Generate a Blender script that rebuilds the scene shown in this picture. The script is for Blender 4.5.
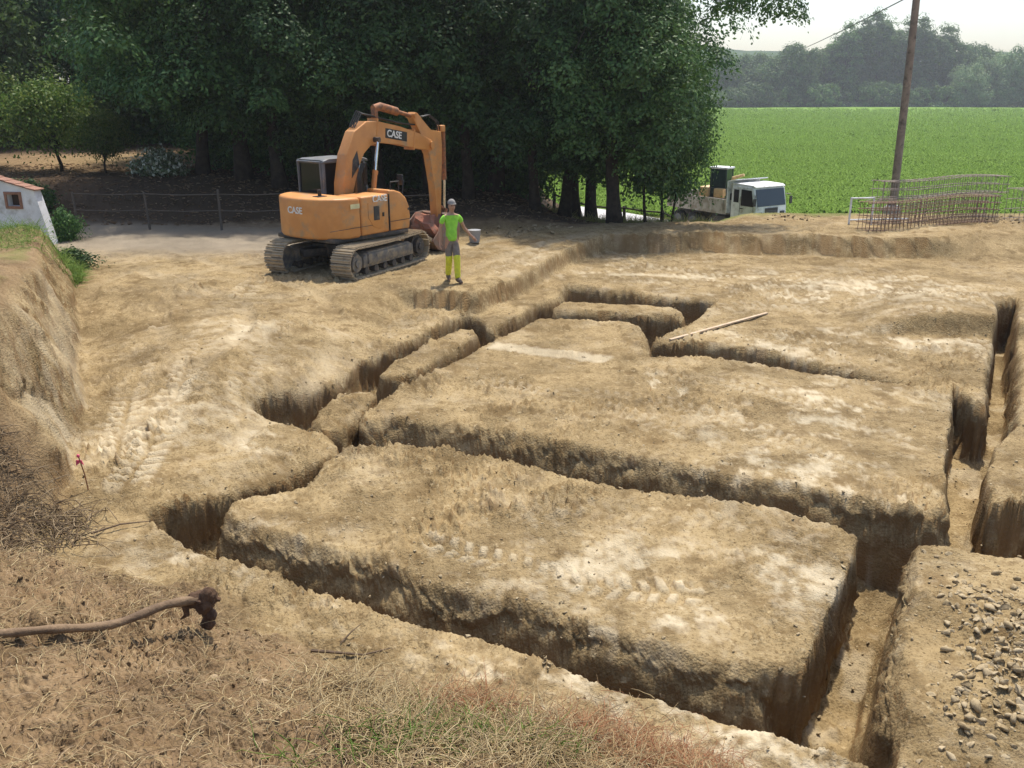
import bpy, bmesh, math, random
import numpy as np
from mathutils import Vector, Matrix

for _o in list(bpy.data.objects):
    bpy.data.objects.remove(_o)
S = bpy.context.scene
COL = S.collection
R = math.radians
rng = np.random.default_rng(7)
random.seed(7)

# ------------------------------------------------------------------ camera
CAM_H = 4.4
PITCH = 18.205
cd = bpy.data.cameras.new('camera')
cam = bpy.data.objects.new('camera', cd)
COL.objects.link(cam)
cam.location = (0, 0, CAM_H)
cam.rotation_euler = (R(90 - PITCH), 0, 0)
cd.sensor_width = 36
cd.lens = 900 / 1024 * 36
cd.clip_start = 0.05
cd.clip_end = 3000
S.camera = cam

# ------------------------------------------------------------------ light
SUN_EL, SUN_AZ = 66, 18           # azimuth from +Y towards +X
w = bpy.data.worlds.new('World')
S.world = w
w.use_nodes = True
nt = w.node_tree
sky = nt.nodes.new('ShaderNodeTexSky')
sky.sky_type = 'NISHITA'
sky.sun_disc = False
sky.sun_elevation = R(SUN_EL)
sky.sun_rotation = R(SUN_AZ)
sky.dust_density = 2.2
sky.air_density = 1.0
sky.ozone_density = 1.0
nt.links.new(sky.outputs[0], nt.nodes['Background'].inputs[0])
nt.nodes['Background'].inputs[1].default_value = 0.165
sl = bpy.data.lights.new('sun', 'SUN')
sl.energy = 4.1
sl.angle = R(1.5)
sl.color = (1.0, 0.93, 0.82)
so = bpy.data.objects.new('sun', sl)
COL.objects.link(so)
d_ = Vector((math.sin(R(SUN_AZ)) * math.cos(R(SUN_EL)), math.cos(R(SUN_AZ)) * math.cos(R(SUN_EL)), math.sin(R(SUN_EL))))
so.rotation_euler = d_.to_track_quat('Z', 'Y').to_euler()
so.location = (0, 0, 60)
S.view_settings.view_transform = 'Standard'
S.view_settings.look = 'None'
S.view_settings.gamma = 1
S.view_settings.use_curve_mapping = False
S.view_settings.exposure = 0.45
S.cycles.use_denoising = True
S.cycles.max_bounces = 6
S.cycles.diffuse_bounces = 4
S.cycles.transmission_bounces = 4
S.cycles.transparent_max_bounces = 6
S.cycles.volume_bounces = 0
S.cycles.caustics_reflective = False
S.cycles.caustics_refractive = False

# ------------------------------------------------------------------ noise
def _hash(ix, iy, seed):
    h = (ix.astype(np.int64) * 374761393 + iy.astype(np.int64) * 668265263 + seed * 974634777) & 0xFFFFFFFF
    h = ((h ^ (h >> 13)) * 1274126177) & 0xFFFFFFFF
    h = h ^ (h >> 16)
    return (h & 0xFFFFFF) / float(0xFFFFFF)

def vnoise(x, y, seed=0):
    x0 = np.floor(x); y0 = np.floor(y)
    fx = x - x0; fy = y - y0
    fx = fx * fx * fx * (fx * (fx * 6 - 15) + 10); fy = fy * fy * fy * (fy * (fy * 6 - 15) + 10)
    a = _hash(x0, y0, seed); b = _hash(x0 + 1, y0, seed)
    c = _hash(x0, y0 + 1, seed); d = _hash(x0 + 1, y0 + 1, seed)
    return (a + (b - a) * fx + (c - a) * fy + (a - b - c + d) * fx * fy) * 2 - 1

def fbm(x, y, freq, octv=4, seed=0, gain=0.5):
    s = 0; a = 1; t = 0
    c_, s_ = math.cos(0.7), math.sin(0.7)
    x = x * freq; y = y * freq
    for k in range(octv):
        s = s + a * vnoise(x, y, seed + k * 17); t += a
        a *= gain
        x, y = (c_ * x - s_ * y) * 2.03, (s_ * x + c_ * y) * 2.03
    return s / t

def worley(x, y, freq, seed=0):
    """squared distance to the nearest of one random point per cell"""
    x = x * freq; y = y * freq
    x0 = np.floor(x); y0 = np.floor(y); d = np.full(x.shape, 9.0)
    for i in (-1, 0, 1):
        for j in (-1, 0, 1):
            cx = x0 + i; cy = y0 + j
            px = cx + _hash(cx, cy, seed); py = cy + _hash(cx, cy, seed + 5)
            np.minimum(d, (px - x) ** 2 + (py - y) ** 2, out=d)
    return d

def sm(a, b, x):
    t = np.clip((x - a) / (b - a), 0, 1)
    return t * t * (3 - 2 * t)

def sdist(poly, x, y):
    """signed distance to a polygon, positive inside"""
    d2 = np.full(x.shape, 1e12); ins = np.zeros(x.shape, bool)
    n = len(poly)
    for i in range(n):
        ax, ay = poly[i]; bx, by = poly[(i + 1) % n]
        ex, ey = bx - ax, by - ay
        L = ex * ex + ey * ey + 1e-12
        t = np.clip(((x - ax) * ex + (y - ay) * ey) / L, 0, 1)
        dx = x - ax - t * ex; dy = y - ay - t * ey
        np.minimum(d2, dx * dx + dy * dy, out=d2)
        if ay != by:
            c = ((ay > y) != (by > y)) & (x < ex * (y - ay) / (by - ay) + ax)
            ins ^= c
    return np.where(ins, 1, -1) * np.sqrt(d2)

# ------------------------------------------------------------------ ground plan (metres; camera foot at the origin, +Y away)
TRENCH = [(-3.84, 12.44), (-3.82, 12.8), (-3.27, 13.18), (-2.85, 13.79), (-2.74, 14.57), (-2.68, 14.93), (-2.11, 15.63), (-1.4, 16.91), (-1.2, 17.47), (-1.0, 17.89), (-0.94, 17.89), (-0.68, 17.55), (-0.4, 16.76), (-0.12, 17.31), (0.53, 18.78), (1.06, 19.55), (1.22, 20.72), (1.68, 20.72), (1.86, 20.61), (2.44, 20.17), (3.01, 19.65), (3.62, 19.35), (4.41, 19.16), (3.82, 17.8), (3.44, 17.07), (3.02, 16.54), (2.71, 16.11), (2.55, 15.7), (2.85, 15.56), (3.27, 15.7), (3.92, 15.5), (4.67, 15.05), (5.27, 14.45), (5.73, 13.84), (6.05, 13.53), (6.2, 13.38), (5.46, 13.74), (4.73, 14.17), (3.94, 14.63), (3.24, 14.87), (2.55, 14.87), (2.36, 14.87), (2.45, 15.63), (2.5, 16.39), (2.45, 16.99), (2.34, 17.31), (1.59, 17.39), (0.57, 17.72), (0.06, 16.69), (-0.22, 16.11), (-0.74, 15.18), (-1.29, 14.06), (-1.82, 12.94), (-2.07, 12.35), (-2.15, 12.01), (-2.09, 11.77), (-1.91, 11.77), (-1.71, 11.85), (-1.17, 11.69), (-0.7, 11.5), (-0.16, 11.35), (0.63, 10.91), (1.46, 10.45), (2.23, 10.01), (2.99, 9.63), (3.47, 9.44), (3.9, 9.13), (4.28, 8.98), (4.73, 8.88), (4.98, 9.47), (5.38, 10.35), (6.02, 11.57), (6.74, 13.04), (6.82, 12.66), (6.91, 12.4), (7.85, 14.11), (8.84, 15.97), (10.43, 18.96), (11.05, 19.25), (8.62, 14.69), (6.97, 11.61), (6.25, 10.78), (5.81, 10.1), (5.5, 9.47), (5.3, 9.0), (5.76, 9.2), (7.15, 9.69), (10.03, 10.61), (7.99, 8.15), (5.97, 7.85), (5.07, 7.93), (4.36, 8.13), (4.13, 8.2), (3.82, 7.56), (3.63, 7.19), (3.35, 6.62), (3.12, 6.17), (2.94, 5.84), (2.89, 5.65), (2.9, 5.5), (2.64, 5.04), (2.56, 4.94), (2.46, 5.03), (2.18, 5.21), (2.02, 5.28), (1.82, 5.41), (1.66, 5.46), (1.4, 5.63), (0.95, 5.86), (0.63, 5.99), (0.37, 6.18), (-0.27, 6.58), (-0.72, 6.74), (-1.37, 7.11), (-1.83, 7.29), (-2.28, 7.58), (-2.79, 7.89), (-2.87, 7.85), (-3.27, 8.11), (-3.94, 8.76), (-3.88, 9.0), (-3.37, 9.5), (-2.8, 9.95), (-2.47, 10.54), (-2.26, 10.74), (-2.42, 11.24), (-2.64, 11.57), (-2.98, 11.81), (-3.28, 11.93), (-3.67, 12.14)]
ISLAND_A = [(-3.12, 8.76), (-3.07, 9.18), (-2.73, 9.5), (-2.44, 9.95), (-2.39, 10.48), (-2.17, 10.85), (-1.66, 10.81), (-1.08, 10.71), (-0.58, 10.54), (-0.24, 10.45), (0.58, 9.98), (1.35, 9.61), (2.08, 9.28), (2.65, 9.1), (2.99, 8.98), (3.37, 8.57), (3.6, 8.33), (3.2, 7.64), (2.76, 6.88), (2.32, 6.12), (2.22, 6.11), (1.68, 6.2), (1.23, 6.42), (0.75, 6.65), (0.25, 6.99), (-0.11, 7.14), (-0.77, 7.4), (-1.27, 7.81), (-1.59, 7.95), (-2.03, 8.11), (-2.48, 8.37), (-2.81, 8.57)]
ISLAND_E1 = [(-2.84, 11.89), (-2.86, 12.53), (-2.69, 13.18), (-2.41, 13.38), (-2.19, 13.28), (-2.06, 12.94), (-2.11, 12.44), (-2.29, 11.93), (-2.42, 11.57), (-2.61, 11.57)]
ISLAND_E2 = [(-2.18, 14.06), (-2.01, 14.81), (-1.5, 15.83), (-0.96, 16.84), (-0.75, 16.76), (-0.64, 16.32), (-0.93, 15.56), (-1.26, 14.69), (-1.64, 13.95), (-1.87, 13.69)]
ISLAND_F = [(0.85, 18.59), (1.09, 19.16), (2.21, 19.06), (3.39, 18.78), (3.5, 18.14), (3.45, 17.55), (3.27, 17.89), (2.61, 17.89), (1.99, 18.14), (0.91, 18.23)]
UPPER = [(27.71, 25.24), (16.28, 24.9), (14.27, 25.07), (12.25, 24.4), (9.32, 24.56), (6.46, 25.07), (3.61, 25.42), (2.57, 25.42), (1.42, 23.15), (0.67, 21.23), (0.07, 19.49), (-0.74, 18.09), (-1.48, 18.37), (-2.35, 18.57), (-2.79, 17.54), (-3.19, 16.23), (-3.68, 14.38), (-4.05, 12.27), (-4.4, 11.61)]
FOOT = [(-4.47, 7.97), (-4.06, 7.89), (-3.44, 7.62), (-2.77, 7.09), (-2.15, 6.71), (-1.76, 6.56), (-1.32, 6.24), (-0.94, 6.07), (-0.54, 5.86), (0.02, 5.66), (0.49, 5.47), (1.01, 5.16), (1.34, 5.03), (1.76, 4.78)]
UPPER += [(-5.2, 13.2), (-7.2, 16.5), (-10, 18.5), (-60, 19), (-60, 200), (90, 200), (90, 25.2)]
BANK = [(-60, 22.6), (-11.6, 21.6), (-10.1, 20.2), (-9.0, 18.4), (-7.5, 15.0), (-6.2, 12.3), (-5.35, 9.9), (-4.95, 8.9)] + FOOT + [(2.6, 3.9), (4.5, 2.0), (9, 0), (12, -20), (-60, -20)]
ROADX, ROADZ = [-20, 3, 6, 9, 15, 70], [-1.5, -1.75, -2.0, -2.35, -2.4, -2.4]     # level of the road beyond the site
TRACKS = [  # machine prints: polyline, width, period, depth
    ([(-.75, 8.2), (0.15, 7.7), (.95, 7.35), (1.6, 7.25)], .36, .17, .032),
    ([(-0.1, 9.2), (1.2, 8.9), (2.4, 8.6), (3.1, 8.4)], .4, .17, .012),
    ([(1.0, 13.0), (2.6, 12.2), (3.7, 10.8), (4.3, 9.8)], .42, .16, .02),
    ([(2.3, 13.9), (3.4, 13.3), (4.6, 12.0), (5.2, 11.0)], .42, .16, .02),
    ([(-0.6, 13.6), (0.6, 12.9), (2.2, 11.4), (3.2, 10.4)], .42, .16, .016),
    ([(2.9, 23.6), (5.0, 22.0), (7.4, 21.4), (10.0, 21.7)], .5, .2, .03),
    ([(4.0, 21.6), (6.4, 20.4), (8.8, 20.1), (10.4, 20.4)], .5, .2, .03),
    ([(4.6, 18.7), (6.8, 18.0), (8.4, 16.0), (8.1, 14.6)], .5, .2, .03),
    ([(-5.6, 19.4), (-5.4, 16.0), (-4.9, 12.5), (-4.5, 9.6)], .55, .2, .04),
    ([(-7.2, 19.6), (-6.5, 16.0), (-5.7, 12.8), (-5.0, 10.6)], .5, .2, .034),
    ([(-3.6, 19.8), (-3.9, 17.2), (-4.2, 14.0), (-3.7, 11.6)], .5, .2, .018),
    ([(-2.0, 20.5), (-0.6, 20.4), (0.4, 22.0), (0.9, 24.4)], .5, .2, .022),
]

RUTS = [([(-2.2, 24.6), (-5.2, 23.6), (-8.0, 20.4), (-7.4, 16.4), (-5.6, 12.6)], .17), ([(-9.8, 23.4), (-7.2, 20.2), (-4.6, 17.6), (-3.9, 14.6), (-4.4, 11.0)], .16), ([(1.5, 26.6), (-1.0, 22.6), (-2.2, 20.3), (-5.0, 18.6), (-8.2, 19.4)], .17)]
def track_h(x, y):
    h = np.zeros(x.shape); mk = np.zeros(x.shape)
    for pts, wd, per, dep in TRACKS:
        s0 = 0
        xs = [p[0] for p in pts]; ys = [p[1] for p in pts]
        sel = (x > min(xs) - 1) & (x < max(xs) + 1) & (y > min(ys) - 1) & (y < max(ys) + 1)
        X = x[sel]; Y = y[sel]
        if X.size == 0: continue
        best = np.full(X.shape, 9.0); sv = np.zeros(X.shape); tv = np.zeros(X.shape)
        # smooth resample of the polyline
        P = np.array(pts); q = []
        for i in range(len(P) - 1):
            p0 = P[max(i - 1, 0)]; p1 = P[i]; p2 = P[i + 1]; p3 = P[min(i + 2, len(P) - 1)]
            for t in np.linspace(0, 1, 5)[:-1]:
                q.append(.5 * (2 * p1 + (p2 - p0) * t + (2 * p0 - 5 * p1 + 4 * p2 - p3) * t * t + (3 * p1 - p0 - 3 * p2 + p3) * t ** 3))
        q.append(P[-1])
        for i in range(len(q) - 1):
            a, b = q[i], q[i + 1]; e = b - a; L = np.hypot(*e)
            t = np.clip(((X - a[0]) * e[0] + (Y - a[1]) * e[1]) / L / L, 0, 1)
            dx = X - a[0] - t * e[0]; dy = Y - a[1] - t * e[1]
            d = np.hypot(dx, dy); m = d < best
            best[m] = d[m]; sv[m] = (s0 + t * L)[m]; tv[m] = ((dx * -e[1] + dy * e[0]) / L)[m]
            s0 += L
        win = 1 - sm(wd * .42, wd * .55, best)
        win *= np.clip(.55 + 1.1 * fbm(X, Y, 1.1, 3, 33), 0, 1)
        f = np.abs(((sv + np.abs(tv) * .35 + np.where(tv > 0, .5 * per, 0)) / per) % 1 - .5) * 2
        pad = sm(.62, .42, f) * sm(.02, .045, np.abs(tv)) * win
        ht = dep * (1.3 * pad - .7 * win)
        np.add.at(h, np.nonzero(sel), ht)
        np.add.at(mk, np.nonzero(sel), pad * (.15 + 20 * dep))
    for pts, wd in RUTS:
        P = np.array(pts)
        for off in (-.8, .8):
            best = np.full(x.shape, 9.0)
            m = (x > P[:, 0].min() - 2) & (x < P[:, 0].max() + 2) & (y > P[:, 1].min() - 2) & (y < P[:, 1].max() + 2)
            X = x[m]; Y = y[m]; b = np.full(X.shape, 9.0)
            q = []
            for i in range(len(P) - 1):
                p0 = P[max(i - 1, 0)]; p1 = P[i]; p2 = P[i + 1]; p3 = P[min(i + 2, len(P) - 1)]
                for t in np.linspace(0, 1, 6)[:-1]:
                    q.append(.5 * (2 * p1 + (p2 - p0) * t + (2 * p0 - 5 * p1 + 4 * p2 - p3) * t * t + (3 * p1 - p0 - 3 * p2 + p3) * t ** 3))
            q.append(P[-1]); q = np.array(q); T = np.gradient(q, axis=0); T /= np.linalg.norm(T, axis=1)[:, None]
            q = q + np.stack([-T[:, 1], T[:, 0]], 1) * off
            for a, c in zip(q[:-1], q[1:]):
                e = c - a; L = np.hypot(*e); t = np.clip(((X - a[0]) * e[0] + (Y - a[1]) * e[1]) / L / L, 0, 1)
                np.minimum(b, np.hypot(X - a[0] - t * e[0], Y - a[1] - t * e[1]), out=b)
            k = np.clip(.5 + fbm(X, Y, .7, 3, 36), 0, 1)
            prof = -.040 * np.exp(-(b / wd) ** 4) + .030 * np.exp(-((b - wd * 1.35) / (.35 * wd)) ** 2)
            h[m] += prof * k; mk[m] = np.maximum(mk[m], .42 * np.exp(-(b / wd) ** 4) * k)
    return h, mk

def trench_t(X, Y):
    """signed distance into the trenches, with slightly uneven cut lines"""
    wx = X + .032 * fbm(X, Y, 1.8, 3, 1) + .018 * fbm(X, Y, 8, 3, 2)
    wy = Y + .032 * fbm(X, Y, 1.8, 3, 5) + .018 * fbm(X, Y, 8, 3, 6)
    t = sdist(TRENCH, wx, wy)
    for isl in (ISLAND_A, ISLAND_E1, ISLAND_E2, ISLAND_F):
        t = np.minimum(t, -sdist(isl, wx, wy))
    return t

FRONTS = [ISLAND_A[18:], TRENCH[57:69]]
def pl_dist(pts, x, y):
    b = np.full(x.shape, 9.0)
    for (ax, ay), (bx, by) in zip(pts[:-1], pts[1:]):
        ex, ey = bx - ax, by - ay; L = ex * ex + ey * ey + 1e-9
        t = np.clip(((x - ax) * ex + (y - ay) * ey) / L, 0, 1)
        np.minimum(b, np.hypot(x - ax - t * ex, y - ay - t * ey), out=b)
    return b

def bank_params(y):
    steep = sm(7.6, 9.3, y)
    return steep

def ground(x, y, full=False):
    """height of the ground; with full also the soil masks"""
    x = np.asarray(x, float); y = np.asarray(y, float)
    shp = x.shape; x = x.ravel(); y = y.ravel()
    r = np.hypot(x, y)
    z = np.zeros(x.shape)
    near = (r < 36) & (y > -3)
    X = x[near]; Y = y[near]
    wx = X + .075 * fbm(X, Y, 2.2, 3, 1) + .016 * fbm(X, Y, 9, 3, 2)
    wy = Y + .075 * fbm(X, Y, 2.2, 3, 5) + .016 * fbm(X, Y, 9, 3, 6)
    # upper level of the lane and field side
    sdu = np.full(x.shape, -50.0)
    sdu[near] = sdist(UPPER, wx, wy)
    sdu[~near] = np.where(y[~near] > 0, 50, -50)
    wd = .15 + .16 * np.clip(fbm(x, y, 1.2, 3, 19), -.5, 1) + 2.6 * sm(-1.9, -3.4, x) + 2.0 * sm(11.0, 13.5, x)
    up = sm(-.5, .5, sdu / wd)
    z += (.38 + .14 * sm(1, 4, x) * sm(29, 26.5, y)) * up
    # far slopes
    right = sm(-1, 3.2, x)
    fl_ = .38 + .12 - np.interp(x, ROADX, ROADZ)
    lin = fl_ * np.clip((y - 28.2) / 16, 0, 1)
    steep_f = fl_ * sm(30.4, 37, y)
    ms = sm(6.2, 8.2, x)
    z -= (lin * (1 - ms) + steep_f * ms) * right
    z += .03 * ms * np.exp(-((y - 29.3) / 1.2) ** 2)
    z -= .75 * sm(50, 56, y) * right
    left = sm(-5, -11, x)
    z += (.95 * sm(27.5, 33, y) + .02 * np.clip(y - 33, 0, 40)) * left
    z += .35 * sm(27, 30, y) * (1 - left) * (1 - right)
    z[y > 90] -= 0
    # bank the camera stands on
    sdb = np.full(x.shape, -50.0)
    nb = (r < 75)
    sdb[nb] = sdist(BANK, x[nb] + .16 * fbm(x[nb], y[nb], 1.1, 3, 11) + .035 * fbm(x[nb], y[nb], 4, 3, 12), y[nb] + .16 * fbm(x[nb], y[nb], 1.1, 3, 13) + .035 * fbm(x[nb], y[nb], 4, 3, 15))
    st = sm(8.2, 9.6, y) * sm(21.2, 19.5, y)
    slope = .45 + 2.0 * st
    toe = sm(-.3, .35, sdb)
    cap = np.interp(y, [-5, 0, 4, 8, 11, 18, 22], [2.8, 2.8, 2.5, 2.0, 1.9, 1.34, 1.0])
    hb = np.clip(sdb, 0, None) * slope
    hb = np.where(hb < cap * .8, hb, cap - (cap * .2) * np.exp(-(hb - cap * .8) / (cap * .2)))
    hb = np.where(sdb > 0, hb, 0)
    onb = sm(0, .12, sdb)
    z = z * (1 - onb) + onb * (hb + z * (1 - sm(0, 2.5, sdb)))
    # general roughness
    big = .05 * fbm(x, y, .35, 3, 21)
    z += big * np.where(r < 40, 1, .6)
    zn = np.zeros(x.shape); mk_d = np.zeros(x.shape)
    rough = .30 + .95 * sm(-.25, .3, fbm(X, Y, .75, 3, 58) + .35 * fbm(X, Y, 3, 2, 59)); n1 = fbm(X, Y, 2.2, 4, 31); n2 = fbm(X, Y, 9, 4, 35); n3 = fbm(X, Y, 26, 3, 39)
    soft = sm(0, .8, sdb[near]) * sm(10.5, 8.5, Y)
    clod = np.clip(fbm(X, Y, 12, 3, 51) - .08, 0, 1)
    w1 = 1.5 * np.clip(.30 - worley(wx, wy, 9, 3), 0, 1) * sm(.0, .35, fbm(X, Y, 4, 2, 57)); w2 = 1.6 * np.clip(.28 - worley(wx, wy, 21, 8), 0, 1); w3 = 1.6 * np.clip(.28 - worley(X, Y, 42, 9), 0, 1)
    patch = sm(-.15, .45, fbm(X, Y, .55, 3, 55))
    zn[near] = .026 * n1 + rough * (.024 * n2 + .012 * n3 + clod * (.08 * patch + .02) + (w1 * .11 + w2 * .065) * (.25 + .75 * patch) + w3 * .022) + soft * (.07 * n1 + .045 * n2 + .02 * n3 + .07 * w1 + .05 * w2 + .02 * w3)
    th, tm = track_h(X, Y)
    # trenches
    t = trench_t(X, Y)
    wall = .085 + .05 * fbm(X, Y, .8, 2, 61)
    shv = np.clip(.5 + 1.3 * fbm(X, Y, .9, 3, 62), 0, 1)
    crisp = sm(.55, .25, np.abs((X - 2.32) * .865 - (Y - 6.12) * .50)) * sm(1.9, 2.3, X) * sm(9, 8.6, Y)
    crisp = np.maximum(crisp, sm(5.1, 5.35, X) * sm(8.7, 9.0, Y) * sm(12.2, 11.6, Y)); 
    slump = np.exp(-((X - 2.62 - .555 * (Y - 4.9)) / .38) ** 4) * sm(5.45, 5.8, Y) * sm(8.0, 7.7, Y)
    crisp *= 1 - slump; shv *= 1 - crisp; wall = wall * (1 - .5 * crisp) + .42 * slump
    fr = np.zeros(X.shape)
    for q in FRONTS: fr = np.maximum(fr, sm(.52, .34, pl_dist(q, X, Y)))
    fr = np.maximum(fr, .34 * (1 - sm(4.5, 5.0, X)))
    fr *= (1 - crisp) * (1 - sm(4.6, 5.1, X))
    depth = (.04 + .18 * shv) * sm(-.02 - .10 * shv, .06, t + .015 * fbm(X, Y, 7, 3, 64) + .04 * w1 - .02) + (.96 - .18 * shv) * sm(.005, .005 + wall, t)
    tf = t + .05 * fbm(X, Y, 2.2, 3, 66) + .03 * w1
    depth_f = .46 * sm(-.05, .27, tf) + .54 * sm(.19, .27, t)
    depth = depth * (1 - fr) + depth_f * fr
    D = .92 + .16 * sm(14, 17, Y) * sm(6.5, 8, X)
    rr = .045 + .12 * np.clip(fbm(X, Y, .8, 3, 63) + .05, 0, 1)
    lip = np.clip(1 + np.minimum(t, 0) / rr, 0, 1)
    edge_clods = lip * (fbm(X, Y, 5, 3, 65) * .045 + .035 * w1 + .02 * w2)
    # the shoulder sheared off along the left trenches
    shear = sm(-1.3, -2.6, X) * sm(9.0, 9.8, Y) * sm(17, 15, Y)
    lip2 = np.clip(1 + np.minimum(t, 0) / (.75 + .3 * n1), 0, 1) * shear
    cut = -((.025 + .3 * (rr - .05)) * lip ** 2) * (1 - depth) - .16 * lip2 ** 1.5 * (1 - depth) + edge_clods * (1 - depth)
    floor_n = .05 * n1 + .03 * n2 + .05 * clod + .05 * w1 + .04 * w2 + .10 * sm(.16, .0, t - wall) * np.clip(fbm(X, Y, 2.2, 3, 67) + .35, 0, 1)
    # the raised lump by the far right corner of the pad
    lump = .40 * np.exp(-(((X - 8.1) / 1.7) ** 4)) * sm(16.12, 16.40, Y + .15 * (X - 8) + .1 * n1) * sm(20.2, 17.5, Y) * sm(10.05, 9.85, X - .47 * (Y - 16.5)) * sm(5.9, 8.4, X)
    zn[near] += lump * (1 - depth)
    # rubble heap, front right
    rub = np.exp(-(((X - 4.3) / .95) ** 2 + ((Y - 6.2) / 1.1) ** 2))
    zn[near] += .16 * rub * (1 - depth) + .03 * rub * n2
    z0 = z[near]
    zz = (z0 + zn[near] + th * (1 - soft)) * (1 - depth) + (np.minimum(z0, .1) - D + floor_n) * depth + cut
    z[near] = zz
    if not full:
        return z.reshape(shp)
    # ---- soil masks (ground colours, the wood floor's with its shade)
    top = np.zeros(x.shape); dust = np.zeros(x.shape); grass = np.zeros(x.shape); grav = np.zeros(x.shape)
    n_l = fbm(x, y, 1.1, 4, 71)
    top = np.where(sdb > -.1, sm(-.05, .5, sdb + .45 * n_l) * sm(10.2, 8.9, y + .5 * n_l), 0)
    crest = sm(.84, .97, hb / cap) * (sdb > 0) * sm(8.5, 10, y)
    top = np.maximum(top, crest * .9)
    grass = np.maximum(grass, sm(.95, 1.0, hb / cap) * (sdb > .7) * sm(9, 11, y) * .55 * sm(-.3, .3, n_l + .1))
    grass = np.maximum(grass, (sdb > 0) * sm(18.6, 20.0, y) * .6)
    # wood floor: brown soil with shade in its colour, paler where sun falls
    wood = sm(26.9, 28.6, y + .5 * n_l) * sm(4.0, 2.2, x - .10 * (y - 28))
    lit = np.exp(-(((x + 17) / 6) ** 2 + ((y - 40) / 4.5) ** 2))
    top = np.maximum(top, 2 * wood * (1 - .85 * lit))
    lawn = sm(29.2, 31.0, y + .8 * n_l) * sm(2.2, 4.0, x - .10 * (y - 28))
    grass = np.maximum(grass, lawn)
    grass = np.maximum(grass, sm(60, 70, y))
    a, b = (-.35, .25)
    dd = np.clip(fbm(x, y, 1.1, 4, 81) * 1.1 + fbm(x, y, 5, 4, 85) * 1.2 + fbm(x, y, 16, 3, 88) * .8 - .05, 0, 1)
    spots = 0
    for (sx, sy, ra, am) in [(2.35, 13.2, .45, 1.3), (3.9, 11.2, 1.2, .8), (3.2, 9.9, 1.0, .7), (4.1, 9.3, .5, 1.0), (6.1, 20.5, 2.2, .8), (9.0, 19.5, 2.0, .8), (7.2, 16.0, 1.0, .8),
                             (5.2, 15.9, 1.5, .6), (4.9, 12.6, 1.2, .7), (1.5, 7.3, .8, .8), (.6, 7.9, .9, .5), (2.6, 7.5, .7, .6), (-5.0, 11.5, 1.2, .45), (-3.3, 10.9, .4, .8), (-3.0, 16.6, 1.0, .35), (-4.6, 15.6, 1.0, .35),
                             (1.6, 5.45, .6, .9), (.2, 6.1, 1.0, .7), (-2.9, 8.0, .8, .5), (2.2, 5.0, .5, 1.0), (-1.5, 7.0, .6, .4), (5.6, 7.4, .7, .7), (4.3, 7.3, .4, .5), (-6.2, 16.8, 1.3, .3), (3.0, 22.5, 2.0, .7), (.3, 21.0, .9, .5)]:
        spots = np.maximum(spots, am * np.exp(-((x - sx) ** 2 + (y - sy) ** 2) / ra ** 2))
    dust = np.clip((dd * 1.15 + .05) * spots * 1.3 + .22 * dd + .30 * (sdb > .05) * sm(9, 10.5, y) * np.clip(fbm(x, y, 1.6, 3, 90) + .35, 0, 1), 0, 1)
    # long smooth pale strips of compacted marl
    for (p, q, hw) in [((-.38, 15.6), (1.65, 14.62), .20), ((2.4, 22.05), (4.3, 21.75), .16), ((4.4, 21.8), (5.0, 21.75), .14)]:
        ex, ey = q[0] - p[0], q[1] - p[1]; L = math.hypot(ex, ey)
        u = ((x - p[0]) * ex + (y - p[1]) * ey) / L; v = ((x - p[0]) * -ey + (y - p[1]) * ex) / L
        m = sm(-.06, .04, u) * sm(L + .06, L - .04, u) * sm(hw + .04, hw - .03, np.abs(v + .02 * fbm(x, y, 5, 2, 3)))
        dust = np.maximum(dust, m * np.clip(.75 + .3 * fbm(x, y, 4, 3, 87), 0, 1))
    mkf = np.zeros(x.shape); mkf[near] = tm
    dust = np.clip(dust + .8 * mkf, 0, 1) * np.clip(1 - top, 0, 1)
    dp = np.zeros(x.shape); dp[near] = depth
    fl = np.zeros(x.shape); fl[near] = sm(.97, 1, depth) * sm(.2, .5, fbm(X, Y, 3, 3, 91) + .35 * np.clip(t * 2, 0, 1))
    dust = np.maximum(dust * (1 - sm(.0, .25, dp)), fl * .42)
    dust *= 1 - .9 * np.exp(-(sdu / (wd * .8)) ** 2) * (y > 16)
    lf = y + .15 * (x - 8); dust *= 1 - sm(15.9, 16.05, lf) * sm(16.6, 16.42, lf) * sm(6.6, 7.6, x) * sm(10.6, 10.2, x)
    lane = .85 * sm(21.4, 24.4, y + .12 * x + 1.2 + .6 * n_l) * sm(27.9, 26.6, y + .12 * x + .6 + .4 * n_l) * sm(-3.5, -5.5, x) * (sdb < 0)
    return z.reshape(shp), np.stack([top, dust, np.clip(grass, 0, 1), lane], 1)

def gz(x, y):
    return float(ground(np.array([x]), np.array([y]))[0])

# ------------------------------------------------------------------ mesh helpers
def link(name, me, mat=None, parent=None):
    o = bpy.data.objects.new(name, me)
    COL.objects.link(o)
    if mat is not None:
        for m in (mat if isinstance(mat, (list, tuple)) else [mat]):
            me.materials.append(m)
    if parent is not None: o.parent = parent
    return o

def np_mesh(name, V, F, smooth=False):
    """fast mesh from arrays; F is (n,3) or (n,4)"""
    V = np.asarray(V, np.float32); F = np.asarray(F, np.int32)
    me = bpy.data.meshes.new(name)
    me.vertices.add(len(V)); me.vertices.foreach_set('co', V.ravel())
    n, k = F.shape
    me.loops.add(n * k); me.loops.foreach_set('vertex_index', F.ravel())
    me.polygons.add(n)
    me.polygons.foreach_set('loop_start', np.arange(0, n * k, k, dtype=np.int32))
    me.polygons.foreach_set('loop_total', np.full(n, k, np.int32))
    if smooth: me.polygons.foreach_set('use_smooth', np.ones(n, bool))
    me.update(calc_edges=True)
    return me

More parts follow.
